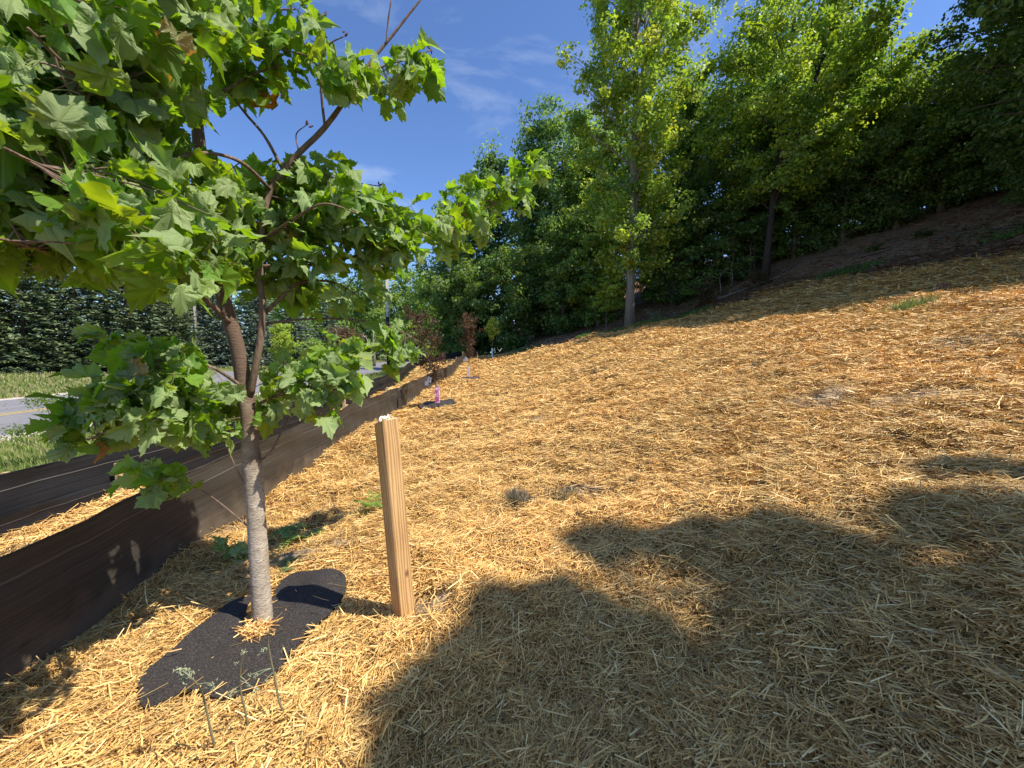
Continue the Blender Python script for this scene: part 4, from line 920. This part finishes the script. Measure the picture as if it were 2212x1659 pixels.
copy_tree(sb, at(560, 45), "blue-grey spruce seen directly behind the maple's fork", rz=1.2, sc=1.05)
copy_tree(sb, at(640, 50), "blue-grey spruce seen right of the maple's reddish stem", rz=2.0, sc=1.0)
copy_tree(sb, at(710, 56), "farthest blue-grey spruce, above the reddish round shrub", rz=3.0, sc=.95)
def far(px, Y, Hh, sp_, cols, seed, label, lf=.42, n_=8000, name="broadleaf_tree", **k):
    return make_tree(name, label, "tree", at(px, Y), Hh, sp_, k.pop('lo', .05), n_, lf, cols, seed, limbs=26, clump=k.pop('clump', 1.1), shape='round', flat=.85, **k)
far(930, 66, 15.5, 4.6, MG + YG[:1], 101, "green far tree between the utility pole with the black foot and the wood")
far(880, 75, 17.5, 5.0, DG + MG, 102, "dark tree crown right behind the utility pole with the black foot")
far(800, 70, 17.0, 5.0, DG + MG, 103, "wide dark crown left of the utility pole with the black foot")
far(730, 78, 18.5, 5.0, DG, 104, "tall dark crown above the farthest blue-grey spruce")
far(650, 66, 15.5, 4.5, MG, 105, "mid green crown behind the maple's lower right leaves")
fd = far(560, 75, 17.0, 5.0, DG, 106, "one of the far dark green trees closing the view down the road")
fd["group"] = "far dark trees at the end of the road"
for i, (px, Y, sc) in enumerate(((985, 82, .95), (840, 92, 1.05), (690, 95, 1.1), (600, 90, 1.1), (470, 70, 1.0), (780, 88, 1.0), (920, 95, .95), (380, 66, 1.0), (960, 70, .7))):
    copy_tree(fd, at(px, Y), fd["label"], fd["group"], rz=i * 1.7, sc=sc)
make_tree("round_shrub", "reddish brown round shrub on the far lawn left of the utility pole", "shrub", at(745, 47), 4.6, 2.3, .06, 5000, .22, [(.13, .075, .055), (.17, .11, .07), (.10, .08, .05)], 111, trunk_r=.08, limbs=20, clump=.6, shape='round', flat=.8)
make_tree("round_shrub", "low green domed shrub beside the reddish shrub on the far lawn", "shrub", at(690, 46), 3.2, 1.9, .04, 3600, .20, MG, 112, trunk_r=.06, limbs=18, clump=.5, shape='round', flat=.8)
make_tree("maple_sapling", "small bright yellow-green tree before the blue-grey spruces across the road", "sapling", at(612, 38), 4.6, 1.6, .25, 3800, .18, YG, 113, trunk_r=.05, limbs=18, clump=.5, shape='round', flat=.6)
m = MB(); g = at(808, 46)
m.tube([(0, 0, -.2), (.05, 0, 1.3), (-.02, 0, 2.4), (.1, 0, 4.2)], [.2, .15, .14, .08], 8, True, .05); m.tube([(0, 0, 1.5), (-.5, 0, 2.6), (-.9, 0, 3.6)], [.1, .07, .04], 6)
tag(m.build("tree_stump", M['bark_pale'], None, loc=g), "pale bare tree trunk on the far verge left of the utility pole", "tree trunk")

# ------------------------------------------------------------------ utility poles
def pole(label, px, Y, top_z, r, black, arm):
    g = at(px, Y); root = thing("utility_pole", label, "utility pole", g, "utility poles along the road")
    h = top_z - g[2]; m = MB(); m.tube([(0, 0, -.3), (0, 0, h * .5), (0, 0, h)], [r, r * .88, r * .75], 14); m.build("pole", M['pole_wood'], root)
    if black: m = MB(); m.tube([(0, 0, .0), (0, 0, black)], [r * 1.28, r * 1.22], 14); m.build("sleeve", M['pole_black'], root)
    m = MB(); m.box((0, -r - .05, h - .5), (arm, .09, .11)); m.build("crossarm", M['pole_wood'], root, smooth=False)
    for s in (-1, -.4, .4, 1):
        m = MB(); m.tube([(s * arm * .46, -r - .05, h - .44), (s * arm * .46, -r - .05, h - .33), (s * arm * .46, -r - .05, h - .26)], [.03, .055, .03], 8); m.build("insulator", M['white_plastic'], root)
    m = MB(); m.tube([(r + .03, 0, 2.2), (r + .03, 0, h - .8)], .035, 6); m.build("conduit", M['pole_wood'], root)
    return root
pole("tall grey utility pole with a black sleeved foot standing before the road's far end", 840, 39, 8.6, .15, 5.2, 2.2)
pole("thin pale utility pole across the road before the spruces", 428, 41, 9.0, .13, 0, 1.8)
# ------------------------------------------------------------------ letter box across the road
g = at(613, 40); root = thing("mailbox", "small white letter box on a post across the road, seen past the maple's stems", "mailbox", g)
m = MB(); m.tube([(0, 0, -.1), (0, 0, 1.05)], .05, 6); m.build("post", M['pole_wood'], root)
m = MB(); pr = [(-.13, 0), (-.13, .16), (-.09, .24), (0, .28), (.09, .24), (.13, .16), (.13, 0)]
V = [(a * 1.4, y, 1.05 + z * 1.4) for y in (-.3, .3) for a, z in pr]; m.add(V, [[k, (k + 1) % 7, 7 + (k + 1) % 7, 7 + k] for k in range(7)] + [list(range(7))[::-1], list(range(7, 14))]); m.build("box", M['white_plastic'], root, smooth=False)
m = MB(); m.box((.2, 0, 1.4), (.02, .05, .25)); m.build("flag", noise_mat('red_paint', (.4, .05, .05), (.5, .06, .06), 5, .5), root, smooth=False)

# ------------------------------------------------------------------ planted saplings along the fence
def slim(name, label, base, Hh, cols, seed, guard_col, gh, lean=(0, 0), crown=(.30, .28, .62), leaf=.06, n_=2600, tagc=True, gpat=None):
    """stake-straight nursery sapling; crown = (start height share, radius, top share)"""
    r = np.random.default_rng(seed); root = thing(name, label, "sapling", base, "saplings planted along the fence")
    m = MB()
    def tp(t): return np.array([lean[0] * t ** 1.5 + .02 * math.sin(8 * t), lean[1] * t, Hh * t])
    m.tube([tp(t) - [0, 0, .05 * (t == 0)] for t in np.linspace(0, 1, 9)], [.017 * (1 - .75 * t) + .002 for t in np.linspace(0, 1, 9)], 7)
    C = []
    for i in range(26):
        t = crown[0] + (.98 - crown[0]) * i / 26; a = i * 2.4; R = crown[1] * (.55 + .6 * math.sin(math.pi * (t - crown[0]) / (1 - crown[0]))) * r.uniform(.35, 1.25)
        b = tp(t); e = b + np.array([math.cos(a) * R, math.sin(a) * R, R * crown[2] * 1.6]); m.tube([b, (b + e) / 2 + [0, 0, -.02], e], [.006, .004, .002], 4, False)
        for s in np.linspace(.2, 1.0, 5): C.append(b + (e - b) * s)
    C = np.array(C); C = C[r.random(len(C)) < .6]; ci_ = r.integers(0, len(C), n_); P = C[ci_] + r.normal(0, .03 + .06 * crown[1], (n_, 3))
    Nv = nrm(r.normal(0, 1, (n_, 3)) + [0, 0, .3]); V, Fc = rleaf(P, leaf * r.uniform(.6, 1.3, n_), Nv, r, .45)
    m.build("trunk", M['twig'], root)
    cols = np.array(cols); mesh_obj("crown", V, Fc, M['far_leaf'], root, col=np.repeat(cols[r.integers(0, len(cols), n_)] * r.uniform(.7, 1.3, (n_, 1)), 4, 0))
    mg = noise_mat('trunk_guard', guard_col[0], guard_col[1], 9, .5, lo=.48, hi=.54)
    m = MB(); hw_ = .048
    for x_, y_ in ((1, 0), (-1, 0), (0, 1), (0, -1)): m.box((x_ * hw_ + tp(.05)[0], y_ * hw_, gh[0] + (gh[1] - gh[0]) / 2), (.006 if x_ else hw_ * 2 - .008, .006 if y_ else hw_ * 2 + .006, gh[1] - gh[0]))
    m.build("trunk_guard", mg, root, smooth=False)
    if tagc:
        m = MB(); t0 = tp(.27) if tagc is True else tp(tagc); m.box(t0 + [-.13, -.03, .02], (.10, .004, .13), np.array([[.9, .1, .3], [0, 1, 0], [-.3, 0, .95]])); m.box(t0 + [-.20, -.02, -.07], (.09, .004, .10)); m.tube([t0, t0 + [-.1, -.02, .08]], .002, 4); m.build("plant_tag", M['white_plastic'], root, smooth=False)
    return root
PUR = [(.075, .035, .035), (.10, .05, .04), (.055, .03, .03), (.12, .07, .045), (.06, .055, .03)]
slim("purple_sapling", "nearest sapling by the fence, dark purple leaves leaning left, pink and white trunk guard", (s1[0], s1[1], float(H(s1[0], s1[1])) + .04), 2.15, PUR, 121, ((.60, .12, .30), (.85, .68, .74)), (.03, .44), lean=(-.5, .1), crown=(.22, .42, .6), leaf=.075, n_=1700)
slim("purple_sapling", "narrow coppery purple sapling with a white tag, second from the camera along the fence", (s2[0], s2[1], float(H(s2[0], s2[1])) + .04), 2.55, [(.13, .06, .05), (.17, .08, .06), (.09, .045, .04), (.10, .075, .045)], 122, ((.72, .62, .58), (.62, .42, .38)), (.03, .50), lean=(.1, 0), crown=(.34, .44, .8), leaf=.095, n_=1500, tagc=.33)
slim("green_sapling", "farthest sapling by the fence, round bright green top and pale blue trunk guard", (s3[0], s3[1], float(H(s3[0], s3[1])) + .04), 2.6, YG, 123, ((.25, .62, .72), (.45, .75, .82)), (.1, .68), lean=(.05, 0), crown=(.50, .42, .25), leaf=.13, n_=1500, tagc=None)

# ------------------------------------------------------------------ small plants, sticks and tufts
def leafy(name, label, base, stems, mat_s, leafcol, size, cat="plant", seed=1, per=7, grp=None, round_=True):
    """stems: list of polylines relative to base; leaves along their upper half"""
    r = np.random.default_rng(seed); root = thing(name, label, cat, base, grp); m = MB(); B, A, Nn, S_, C_ = [], [], [], [], []
    for st in stems:
        q = spline(np.array(st), 4); m.tube(q, list(np.linspace(.0045, .0015, len(q))), 5, False)
        for i in range(per):
            p = q[int(len(q) * (.35 + .64 * i / per))]; a = r.normal(0, 1, 3) * [1, 1, .5]; a /= np.linalg.norm(a)
            B.append(p + a * .015); A.append(a + [0, 0, -.1]); Nn.append(np.array([.1, -.2, 1]) + r.normal(0, .4, 3)); S_.append(size * r.uniform(.6, 1.2)); C_.append(np.array(leafcol) * r.uniform(.8, 1.25))
    m.build("stem", mat_s, root)
    leaf_mesh("leaves", B, A, Nn, np.array(S_), np.array(C_), M['maple_leaf'], root, seed)
    return root
g = G(505, 1200)
leafy("hazel_sucker", "low clump of bright rounded leaves sprouting behind the foot of the young maple", g, [[(0, 0, 0), (-.06, .02, .12), (-.16, .0, .22)], [(0, 0, 0), (0, 0, .12), (.02, .0, .2)], [(0, 0, 0), (.08, 0, .1), (.20, .0, .14)], [(0, 0, 0), (-.03, 0, .16), (-.08, -.03, .26)], [(0, 0, 0), (.05, 0, .08), (.12, -.04, .08)]], M['twig'], (.24, .36, .07), .085, "shrub", 131, 6)
# young shrub beyond the rear fence
g = plane_pt(135, 985, -1.75); g[2] = float(H(g[0], g[1]))
root = thing("young_shrub", "slim shrub with three round leaf tufts between the rear fence and the road", "shrub", g)
kk = g[1] / F; m = MB()
tips = [(-25, 0, 130), (-95, 0, 62), (10, 0, 62)]
m.tube([(0, 0, 0), (5 * kk, 0, 40 * kk), (-8 * kk, 0, 85 * kk), (-25 * kk, 0, 130 * kk)], [.016, .013, .010, .005], 6); m.tube([(0, 0, 8 * kk), (-50 * kk, 0, 38 * kk), (-95 * kk, 0, 55 * kk)], [.01, .007, .004], 5); m.tube([(3 * kk, 0, 20 * kk), (12 * kk, 0, 45 * kk), (10 * kk, 0, 60 * kk)], [.01, .007, .004], 5); m.build("stem", M['twig'], root)
P = []
for (a, b, c), rr_0, nn in zip(tips, (36, 32, 42), (420, 300, 420)):
    q = rng.normal(0, .5, (nn, 3)) * [1, .8, .5]; P.append(np.array([a * kk, 0, c * kk + 12 * kk]) + q * rr_0 * kk)
P = np.concatenate(P); Nv = nrm(rng.normal(0, .5, P.shape) + [0, 0, .8]); V, Fc = rleaf(P, np.full(len(P), .055) * rng.uniform(.6, 1.3, len(P)), Nv, rng, .35)
mesh_obj("foliage", V, Fc, M['far_leaf'], root, col=np.repeat(np.array([(.16, .23, .05)]) * rng.uniform(.7, 1.3, (len(P), 1)), 4, 0))
# ferns: fronds made of paired leaflets
def fern(label, px, py, fr, col, seed, Lf=.3, droop=.5, cat="fern"):
    r = np.random.default_rng(seed); g = G(px, py); root = thing("fern", label, cat, g); m = MB(); P, A, N_, S_ = [], [], [], []
    for k in range(fr):
        a = r.uniform(0, 6.28); L_ = Lf * r.uniform(.7, 1.1); d = np.array([math.cos(a), math.sin(a), 0]); sd = np.array([-d[1], d[0], 0])
        q = [d * L_ * t * .9 + np.array([0, 0, L_ * (1.3 * t - droop * 1.6 * t * t)]) for t in np.linspace(0, 1, 9)]; m.tube(q, list(np.linspace(.003, .001, 9)), 4, False)
        for i, t in enumerate(np.linspace(.2, 1, 16)):
            c = d * L_ * t * .9 + np.array([0, 0, L_ * (1.3 * t - droop * 1.6 * t * t)]); w = .35 * L_ * (1.1 - t)
            for s in (-1, 1):
                for u in (.35, .75): P.append(c + sd * s * w * u + d * .02); A.append(sd * s + d * .5); N_.append([0, 0, 1]); S_.append(max(w * .75, .012))
    m.build("stalk", M['petiole'], root)
    P = np.array(P); A = nrm(np.array(A)); Nv = nrm(np.array(N_, float) + r.normal(0, .25, P.shape)); S2 = np.cross(A, Nv); sz = np.array(S_)[:, None] * .5
    V = np.stack([P - A * sz, P + S2 * sz * .4, P + A * sz, P - S2 * sz * .4], 1).reshape(-1, 3)
    mesh_obj("fronds", V, np.arange(len(V)).reshape(-1, 4), M['far_leaf'], root, col=np.tile(np.array(col), (len(V), 1)) * np.repeat(r.uniform(.75, 1.25, (len(P), 1)), 4, 0)); return root
fern("low green fern sprawling on the straw between the maple trunk and the post", 655, 1150, 6, (.20, .32, .07), 141, .30, .8)
fern("upright feathery fern just behind the wooden post", 812, 1105, 5, (.22, .36, .07), 142, .26, .5)
fern("small grey-green weed at the edge of the mat beyond the maple trunk", 640, 1232, 4, (.18, .25, .10), 143, .14, .8, "weed")
fern("pale fern leaning over the strip between the two fences", 350, 1060, 5, (.16, .22, .05), 144, .25, .5)
fern("small fern beside the lit sapling at the wood's corner", 1275, 722, 6, (.12, .20, .04), 145, .5, .5)
fern("bright fern in the shade on the upper slope", 1880, 548, 8, (.08, .17, .03), 146, .9, .5)
fern("dull fern in the shade farther right on the upper slope", 1990, 520, 8, (.06, .12, .03), 147, .9, .6)
# curled fern shoots in front of the mat
def fiddle(label, rows, seed, curls):
    r = np.random.default_rng(seed); g = G(*rows[0]); Y0 = g[1]; root = thing("fern_shoot", label, "fern shoot", g, "curled fern shoots before the mat"); m = MB()
    P = [g + np.array([0, 0, -.01])] + [W(a, b, Y0 * (.985 - .012 * i)) for i, (a, b) in enumerate(rows[1:])]
    q = spline(np.array(P), 5) - g; m.tube(q, list(np.linspace(.0042, .002, len(q))), 6); m.build("stalk", M['shoot'], root)
    m = MB()
    for (a, b, s) in curls:
        c = W(a, b, Y0 * .95) - g; n0 = q[int(np.argmin(np.linalg.norm(q - c, axis=1)))]
        m.tube([n0, (n0 + c) / 2 + [0, 0, .004], c], [.0016, .0014, .0014], 4, False)
        for j in range(2):
            o_ = c + r.normal(0, s * .5, 3); ph = r.uniform(0, 6.28)
            m.tube([o_ + np.array([math.cos(t + ph), .5 * math.sin(2 * t), math.sin(t + ph)]) * s * (1 - t / 8.5) for t in np.linspace(0, 6.5, 16)], list(np.linspace(s * .32, s * .12, 16)), 5)
        for j in range(4): o_ = c + r.normal(0, s, 3); v = r.normal(0, 1, 3); m.tube([o_, o_ + v * s * .5], [s * .25, s * .08], 4)
    m.build("curled_tip", M['shoot_tip'], root)
M['shoot'] = noise_mat('fern_stalk', (.16, .15, .08), (.26, .25, .15), 20, .7)
M['shoot_tip'] = noise_mat('fern_tip', (.20, .23, .12), (.36, .38, .24), 60, .8)
fiddle("thick curled fern shoot with fuzzy head, leftmost before the mat", [z5(835, 1440), z5(800, 1290), z5(770, 1150), z5(750, 1070), z5(715, 1010), z5(680, 975)], 151, [(*z5(650, 950), .010), (*z5(620, 940), .009), (*z5(665, 990), .009), (*z5(690, 960), .008), (*z5(640, 985), .009), (*z5(675, 940), .007), (*z5(810, 1015), .007), (*z5(800, 1045), .007)])
fiddle("straight thin fern shoot with one curl, middle of the three before the mat", [z5(1012, 1330), z5(990, 1180), z5(962, 1050), z5(962, 930), z5(978, 850)], 152, [(*z5(980, 840), .008), (*z5(945, 900), .005), (*z5(1045, 1045), .007), (*z5(1005, 1020), .006), (*z5(915, 1065), .006), (*z5(905, 1085), .006)])
fiddle("tall bowed fern shoot, rightmost before the mat", [z5(1235, 1250), z5(1180, 1130), z5(1150, 980), z5(1125, 860), z5(1115, 780), z5(1125, 700)], 153, [(*z5(1085, 830), .008), (*z5(1050, 975), .006), (*z5(1010, 970), .006), (*z5(1100, 1000), .005)])
# dry weed stems
def stalks(label, px, py, hs, seed, mat, group=None, bend=.1):
    r = np.random.default_rng(seed); g = G(px, py); m = MB()
    for h_ in hs:
        a = r.uniform(0, 6.28); x, y = r.normal(0, .05, 2); m.tube([(x, y, 0), (x + bend * .3 * math.cos(a), y + bend * .3 * math.sin(a), h_ * .5), (x + bend * math.cos(a), y + bend * math.sin(a), h_)], [.003, .0022, .0012], 4, False)
        for k in range(4): z = h_ * r.uniform(.4, 1); b = r.uniform(0, 6.28); m.tube([(x, y, z), (x + .04 * math.cos(b), y + .04 * math.sin(b), z + .04)], [.0015, .0008], 3, False)
    o = m.build("dry_weed", mat, None, loc=g); tag(o, label, "weed", group); return o
stalks("tall dry reddish weed stem between the maple trunk and the post", 712, 1195, [.42], 161, M['twig'])
stalks("short dry weed stalks standing in the straw near the fern by the maple", 745, 1215, [.16, .12], 162, M['twig'])
stalks("grey dry weed stems standing in the strip between the fences", 300, 1085, [.22, .26, .18], 163, M['stake'])
stalks("dry stems by the stake between the two fences", 245, 1100, [.10, .14], 164, M['stake'])
stalks("forked dry twig at the far edge of the big mat beside the post", *z5(1565, 510), [.12], 165, M['twig'])
# lone short stake between the fences
g = plane_pt(262, 1075, -1.5); g = onground(g[0], g[1]); m = MB(); hh = W(262, 1000, g[1])[2] - g[2]
m.box((0, 0, hh / 2 - .05), (.045, .045, hh + .1)); o = m.build("marker_stake", M['stake'], None, smooth=False, loc=g); tag(o, "pale wooden stake top poking up between the two silt fences at left", "stake")
# grass tufts on the straw
def tuft(label, px, py, n_, rad, hgt, wid, pal, seed, name="grass_tuft", kind=None):
    r = np.random.default_rng(seed); g = G(px, py); X = g[0] + r.normal(0, rad, n_); Y = g[1] + r.normal(0, rad, n_)
    o = blades(name, X, Y, hgt, wid, pal, label, kind=None, lean=.9, seed=seed); 
    me = o.data; co = np.empty(len(me.vertices) * 3, np.float32); me.vertices.foreach_get("co", co); co = co.reshape(-1, 3) - g.astype(np.float32); me.vertices.foreach_set("co", co.ravel()); o.location = tuple(map(float, g)); me.update()
    tag(o, label, "grass tuft", kind=kind); return o
TG = [(.16, .20, .07), (.22, .24, .10), (.30, .28, .14)]
tuft("green grass tuft high on the sunlit straw slope near the shadow edge", 1965, 668, 420, .17, .30, .018, TG, 171)
tuft("sparse greenish grass on the sunlit straw left of the larger tuft", 1850, 664, 300, .5, .10, .02, TG, 172, kind='stuff')
tuft("tiny green sprout in the middle of the straw slope", 1165, 943, 30, .03, .07, .006, GP, 173)
tuft("small green sprigs on the left middle of the straw slope", 1160, 912, 30, .06, .05, .006, GP, 174)
DT = [(.16, .13, .11), (.24, .21, .18), (.10, .08, .07), (.30, .26, .2)]
tuft("dark grey matted tuft of dead grass on the straw, left of the stick", 1122, 1092, 700, .075, .10, .006, DT, 175)
tuft("tangle of pale dead grass beside the stick on the straw", 1215, 1072, 420, .08, .10, .006, DT + [(.5, .4, .25)] * 2, 176)
tuft("matted dead grass on the right side of the straw slope", 2075, 745, 260, .18, .07, .010, DT, 177, kind='stuff')
tuft("dark clump of weeds on the straw in front of the bare patches", 1690, 1035, 160, .1, .06, .006, DT + TG, 178)
tuft("green weeds at the foot of the slender maple", 1400, 702, 900, .5, .28, .03, [(.10, .16, .04), (.14, .2, .05)], 179, kind='stuff')
tuft("small dark scrap of dead grass in the middle of the slope", 1637, 790, 160, .05, .08, .014, DT, 180)
tuft("green weeds sprouting at the fence foot left of the maple", 170, 1105, 160, .12, .12, .006, [(.10, .17, .05), (.14, .2, .07)], 181, kind='stuff')
# stick
def stick(label, pix, rad, mat, dz=.03, name="stick", cat="stick"):
    P = []
    for (a, b) in pix: g = G(a, b); g[2] += dz; P.append(g)
    o0 = P[0].copy(); m = MB(o0); m.tube(spline(np.array(P), 4), list(np.linspace(rad, rad * .35, (len(P) - 1) * 4 + 1)), 6, True, .1); o = m.build(name, mat, None, loc=o0); tag(o, label, cat); return o
M['darkstick'] = noise_mat('dark_stick', (.03, .022, .018), (.07, .05, .04), 20, .9)
stick("thin dark crooked stick lying on the straw left of centre", [(1233, 1054), (1270, 1055), (1310, 1052), (1345, 1044), (1372, 1042)], .008, M['darkstick'], .05)
stick("long pale fallen branch at the shaded edge of the wood", [(1545, 652), (1600, 630), (1660, 607), (1700, 592)], .06, M['bark_pale'], .06, "fallen_branch", "branch")
stick("fallen pale limb higher up in the shaded wood edge", [(1690, 590), (1760, 560), (1850, 545), (1900, 530)], .05, M['bark'], .06, "fallen_branch", "branch")
stick("dark fallen limb near the right end of the wood edge", [(1850, 560), (1960, 530), (2080, 505), (2200, 490)], .06, M['bark'], .05, "fallen_branch", "branch")
M['red'] = noise_mat('reddish_twig', (.28, .08, .06), (.42, .16, .12), 10, .7)
stick("short reddish twig lying at the shadow edge on the right of the slope", [(2018, 634), (2035, 622), (2048, 628)], .025, M['red'], .08)
stick("curved dark twig on the far straw, below the slender maple", [(1278, 812), (1285, 806), (1287, 798)], .02, M['darkstick'], .05)
# pale prickly shrub right of the slender maple
g = G(1425, 693); root = thing("grey_shrub", "pale grey-green spiky shrub right of the slender maple's foot", "shrub", g); m = MB(); P = []; r = np.random.default_rng(191)
for k in range(16):
    a = r.uniform(0, 6.28); L_ = r.uniform(.5, 1.15); d = np.array([math.cos(a) * .9, math.sin(a) * .5, r.uniform(.25, .9)]); m.tube([(0, 0, 0), d * L_ * .6, d * L_ + [0, 0, .05]], [.015, .01, .004], 4, False)
    for t in np.linspace(.3, 1.05, 22): P.append(d * L_ * t + r.normal(0, .04, 3))
P = np.array(P); m.build("branches", M['bark_pale'], root); V, Fc = rleaf(P, np.full(len(P), .13), nrm(r.normal(0, 1, P.shape)), r, .4)
mesh_obj("foliage", V, Fc, M['far_leaf'], root, col=np.repeat(np.array([(.24, .27, .17), (.16, .2, .1)])[r.integers(0, 2, len(P))], 4, 0))
# reddish low shrub in the shade
make_tree("low_shrub", "rusty brown undergrowth shrub in the shade below the wood's middle", "shrub", G(1530, 660), 1.3, .9, .1, 1500, .10, [(.10, .07, .03), (.07, .08, .03), (.13, .07, .04)], 192, trunk_r=.02, limbs=12, clump=.25, shape='round')
make_tree("low_shrub", "small rusty shrub at the foot of the leaning maple", "shrub", G(1640, 622), .9, .7, .1, 900, .09, [(.10, .07, .03), (.07, .08, .03), (.13, .07, .04)], 193, trunk_r=.02, limbs=10, clump=.22, shape='round')

# ------------------------------------------------------------------ unseen trees added right of the frame, crowns shaped to shade the upper straw
BAND = np.array([(1240, 748), (1380, 716), (1480, 706), (1655, 682), (1900, 642), (2050, 618), (2212, 598), (2500, 562), (2600, 440), (2212, 490), (1800, 560), (1655, 600), (1480, 675), (1360, 700)])
def project(X, Y, Z):
    yc = Y * math.cos(TH) - Z * math.sin(TH); zc = Y * math.sin(TH) + Z * math.cos(TH)
    return 1106 + F * X / yc, 829.5 - F * zc / yc
r = np.random.default_rng(301)
X = r.uniform(2, 27, 60000); Y = r.uniform(7, 29, 60000); Z = smooth_h(X, Y); PX, PY = project(X, Y, Z); ok = in_poly(PX, PY, BAND)
X, Y, Z = X[ok], Y[ok], Z[ok]; k = r.permutation(len(X))[:1500]; HC = []
for i in k:
    for _ in range(8):
        c = np.array([X[i], Y[i], Z[i]]) + TOSUN * r.uniform(12, 20); u, v = project(*c)
        if v < -60 or u > 2260: HC.append(c); break
HC = np.array(HC); trunks = np.array([(20.5, 13.8), (24.0, 10.0), (17.2, 12.6), (28.0, 12.0)]); own = np.argmin(np.hypot(HC[:, 0][:, None] - trunks[:, 0], HC[:, 1][:, None] - trunks[:, 1]), 1)
for i, (tx, ty) in enumerate(trunks):
    sel = HC[own == i]
    if len(sel) < 5: continue
    b = onground(tx, ty); root = thing("added_shade_caster", ("unseen tree added to shade the upper straw, just beyond the right edge", "unseen tree added to shade the upper straw, farther up beyond the right edge", "unseen tree added to shade the upper straw, beside the high-crowned one", "unseen tree added to shade the upper straw, highest beyond the right edge")[i], "tree", b); m = MB(b)
    hz_ = sel[:, 2].mean() - b[2]; m.tube([b + [0, 0, -.2], b + [.1, 0, hz_ * .4], b + [0, .1, hz_ * .8], b + [0, 0, hz_ * 1.1]], [.26, .2, .14, .05], 9, True, .04)
    P = []
    for c in sel:
        if r.random() < .2: q = b + [0, 0, hz_ * r.uniform(.55, 1)]; m.tube([q, (q + c) / 2 + [0, 0, .3], c], [.05, .03, .01], 4, False)
        nn = 26; q = nrm(r.normal(0, 1, (nn, 3))) * (r.random((nn, 1)) ** .4) * .42; P.append(c + q)
    P = np.concatenate(P) - b; m.build("trunk", M['bark'], root)
    V, Fc = rleaf(P, .24 * r.uniform(.7, 1.3, len(P)), nrm(r.normal(0, .5, P.shape) + TOSUN), r, .8)
    mesh_obj("crown", V, Fc, M['far_leaf'], root, col=np.repeat(np.array(DG)[r.integers(0, 4, len(P))], 4, 0))

# ------------------------------------------------------------------ trees beside the camera (outside the frame) that shade the foreground straw
# each leaf tier hangs above the slope at right, up-sun of the ground it shades
SH = np.array([(810, 1760), (850, 1560), (895, 1440), (920, 1385), (960, 1350), (1010, 1345), (1060, 1310), (1150, 1290), (1260, 1290), (1300, 1250), (1240, 1205), (1235, 1170), (1260, 1150), (1350, 1160), (1480, 1135), (1580, 1135), (1660, 1155), (1750, 1190), (1850, 1210), (1990, 1215), (1950, 1150), (1910, 1105), (1960, 1092), (2100, 1105), (2212, 1125), (2500, 1160), (3200, 1400), (3200, 3200), (800, 3200)])
ARM = np.array([(1950, 1000), (2050, 999), (2212, 1004), (2400, 1012), (2400, 1040), (2212, 1030), (2050, 1012)])
HOLES = [(1385, 1258, 160, 68), (1730, 1270, 100, 36), (1560, 1372, 100, 42), (1010, 1460, 85, 48), (1900, 1380, 100, 38), (2030, 1240, 150, 32), (1250, 1520, 80, 36), (2130, 1430, 80, 34), (1640, 1500, 70, 30)]
r = np.random.default_rng(201)
X = r.uniform(-.9, 7.5, 60000); Y = r.uniform(.55, 5.5, 60000); Z = smooth_h(X, Y)
yc = Y * math.cos(TH) - Z * math.sin(TH); zc = Y * math.sin(TH) + Z * math.cos(TH)
PX = 1106 + F * X / yc; PY = 829.5 - F * zc / yc
ok = in_poly(PX, PY, SH) | in_poly(PX, PY, ARM)
ok &= ~((lowf(X, Y, 55, 3.6) > .95) & (PY < 1480)) & ~((lowf(X, Y, 56, 9.0) > .80) & (PY < 1500))
for hx, hy, ha, hb in HOLES: ok &= ((PX - hx) / ha) ** 2 + ((PY - hy) / hb) ** 2 > 1.0
X, Y, Z = X[ok], Y[ok], Z[ok]; k = r.permutation(len(X))[:1600]
CC = [np.array([X[i], Y[i], Z[i]]) + TOSUN * r.uniform(12, 17) for i in k]
for _ in range(1500):     # crown continues beside and behind the camera, with clumps added to block sky light
    g = onground(r.uniform(.2, 7), r.uniform(-4, .9)); CC.append(g + TOSUN * r.uniform(12, 17))
CC = np.array(CC)
for i, (lbl, tbx, tby) in enumerate((("tall shade tree right of the camera, the nearer of two", 8.6, -3.4), ("tall shade tree right of the camera, the farther of two", 12.0, -1.0))):
    sel = CC[(CC[:, 0] + .6 * CC[:, 1] * 0 < np.median(CC[:, 0])) == (i == 0)]
    b = onground(tbx, tby); root = thing("shade_tree", lbl, "tree", b); m = MB(b)
    top = b + np.array([0, 0, 12.5]); m.tube([b + [0, 0, -.2], b + [.1, 0, 4], b + [0, .1, 8], top], [.26, .22, .16, .06], 9, True, .04)
    P = []
    for c in sel:
        if r.random() < .3: s = b + [0, 0, r.uniform(6, 11)]; m.tube([s, (s + c) / 2 + [0, 0, .3], c], [.04, .02, .008], 4, False)
        nn = 15; q = nrm(r.normal(0, 1, (nn, 3))) * (r.random((nn, 1)) ** .4) * .12 * r.uniform(.6, 1.2); P.append(c + q)
    P = np.concatenate(P) - b; m.build("trunk", M['bark'], root)
    V, Fc = rleaf(P, .12 * r.uniform(.7, 1.3, len(P)), nrm(r.normal(0, .5, P.shape) + TOSUN), r, .8)
    mesh_obj("crown", V, Fc, M['far_leaf'], root, col=np.repeat(np.array(MG)[r.integers(0, 4, len(P))], 4, 0))
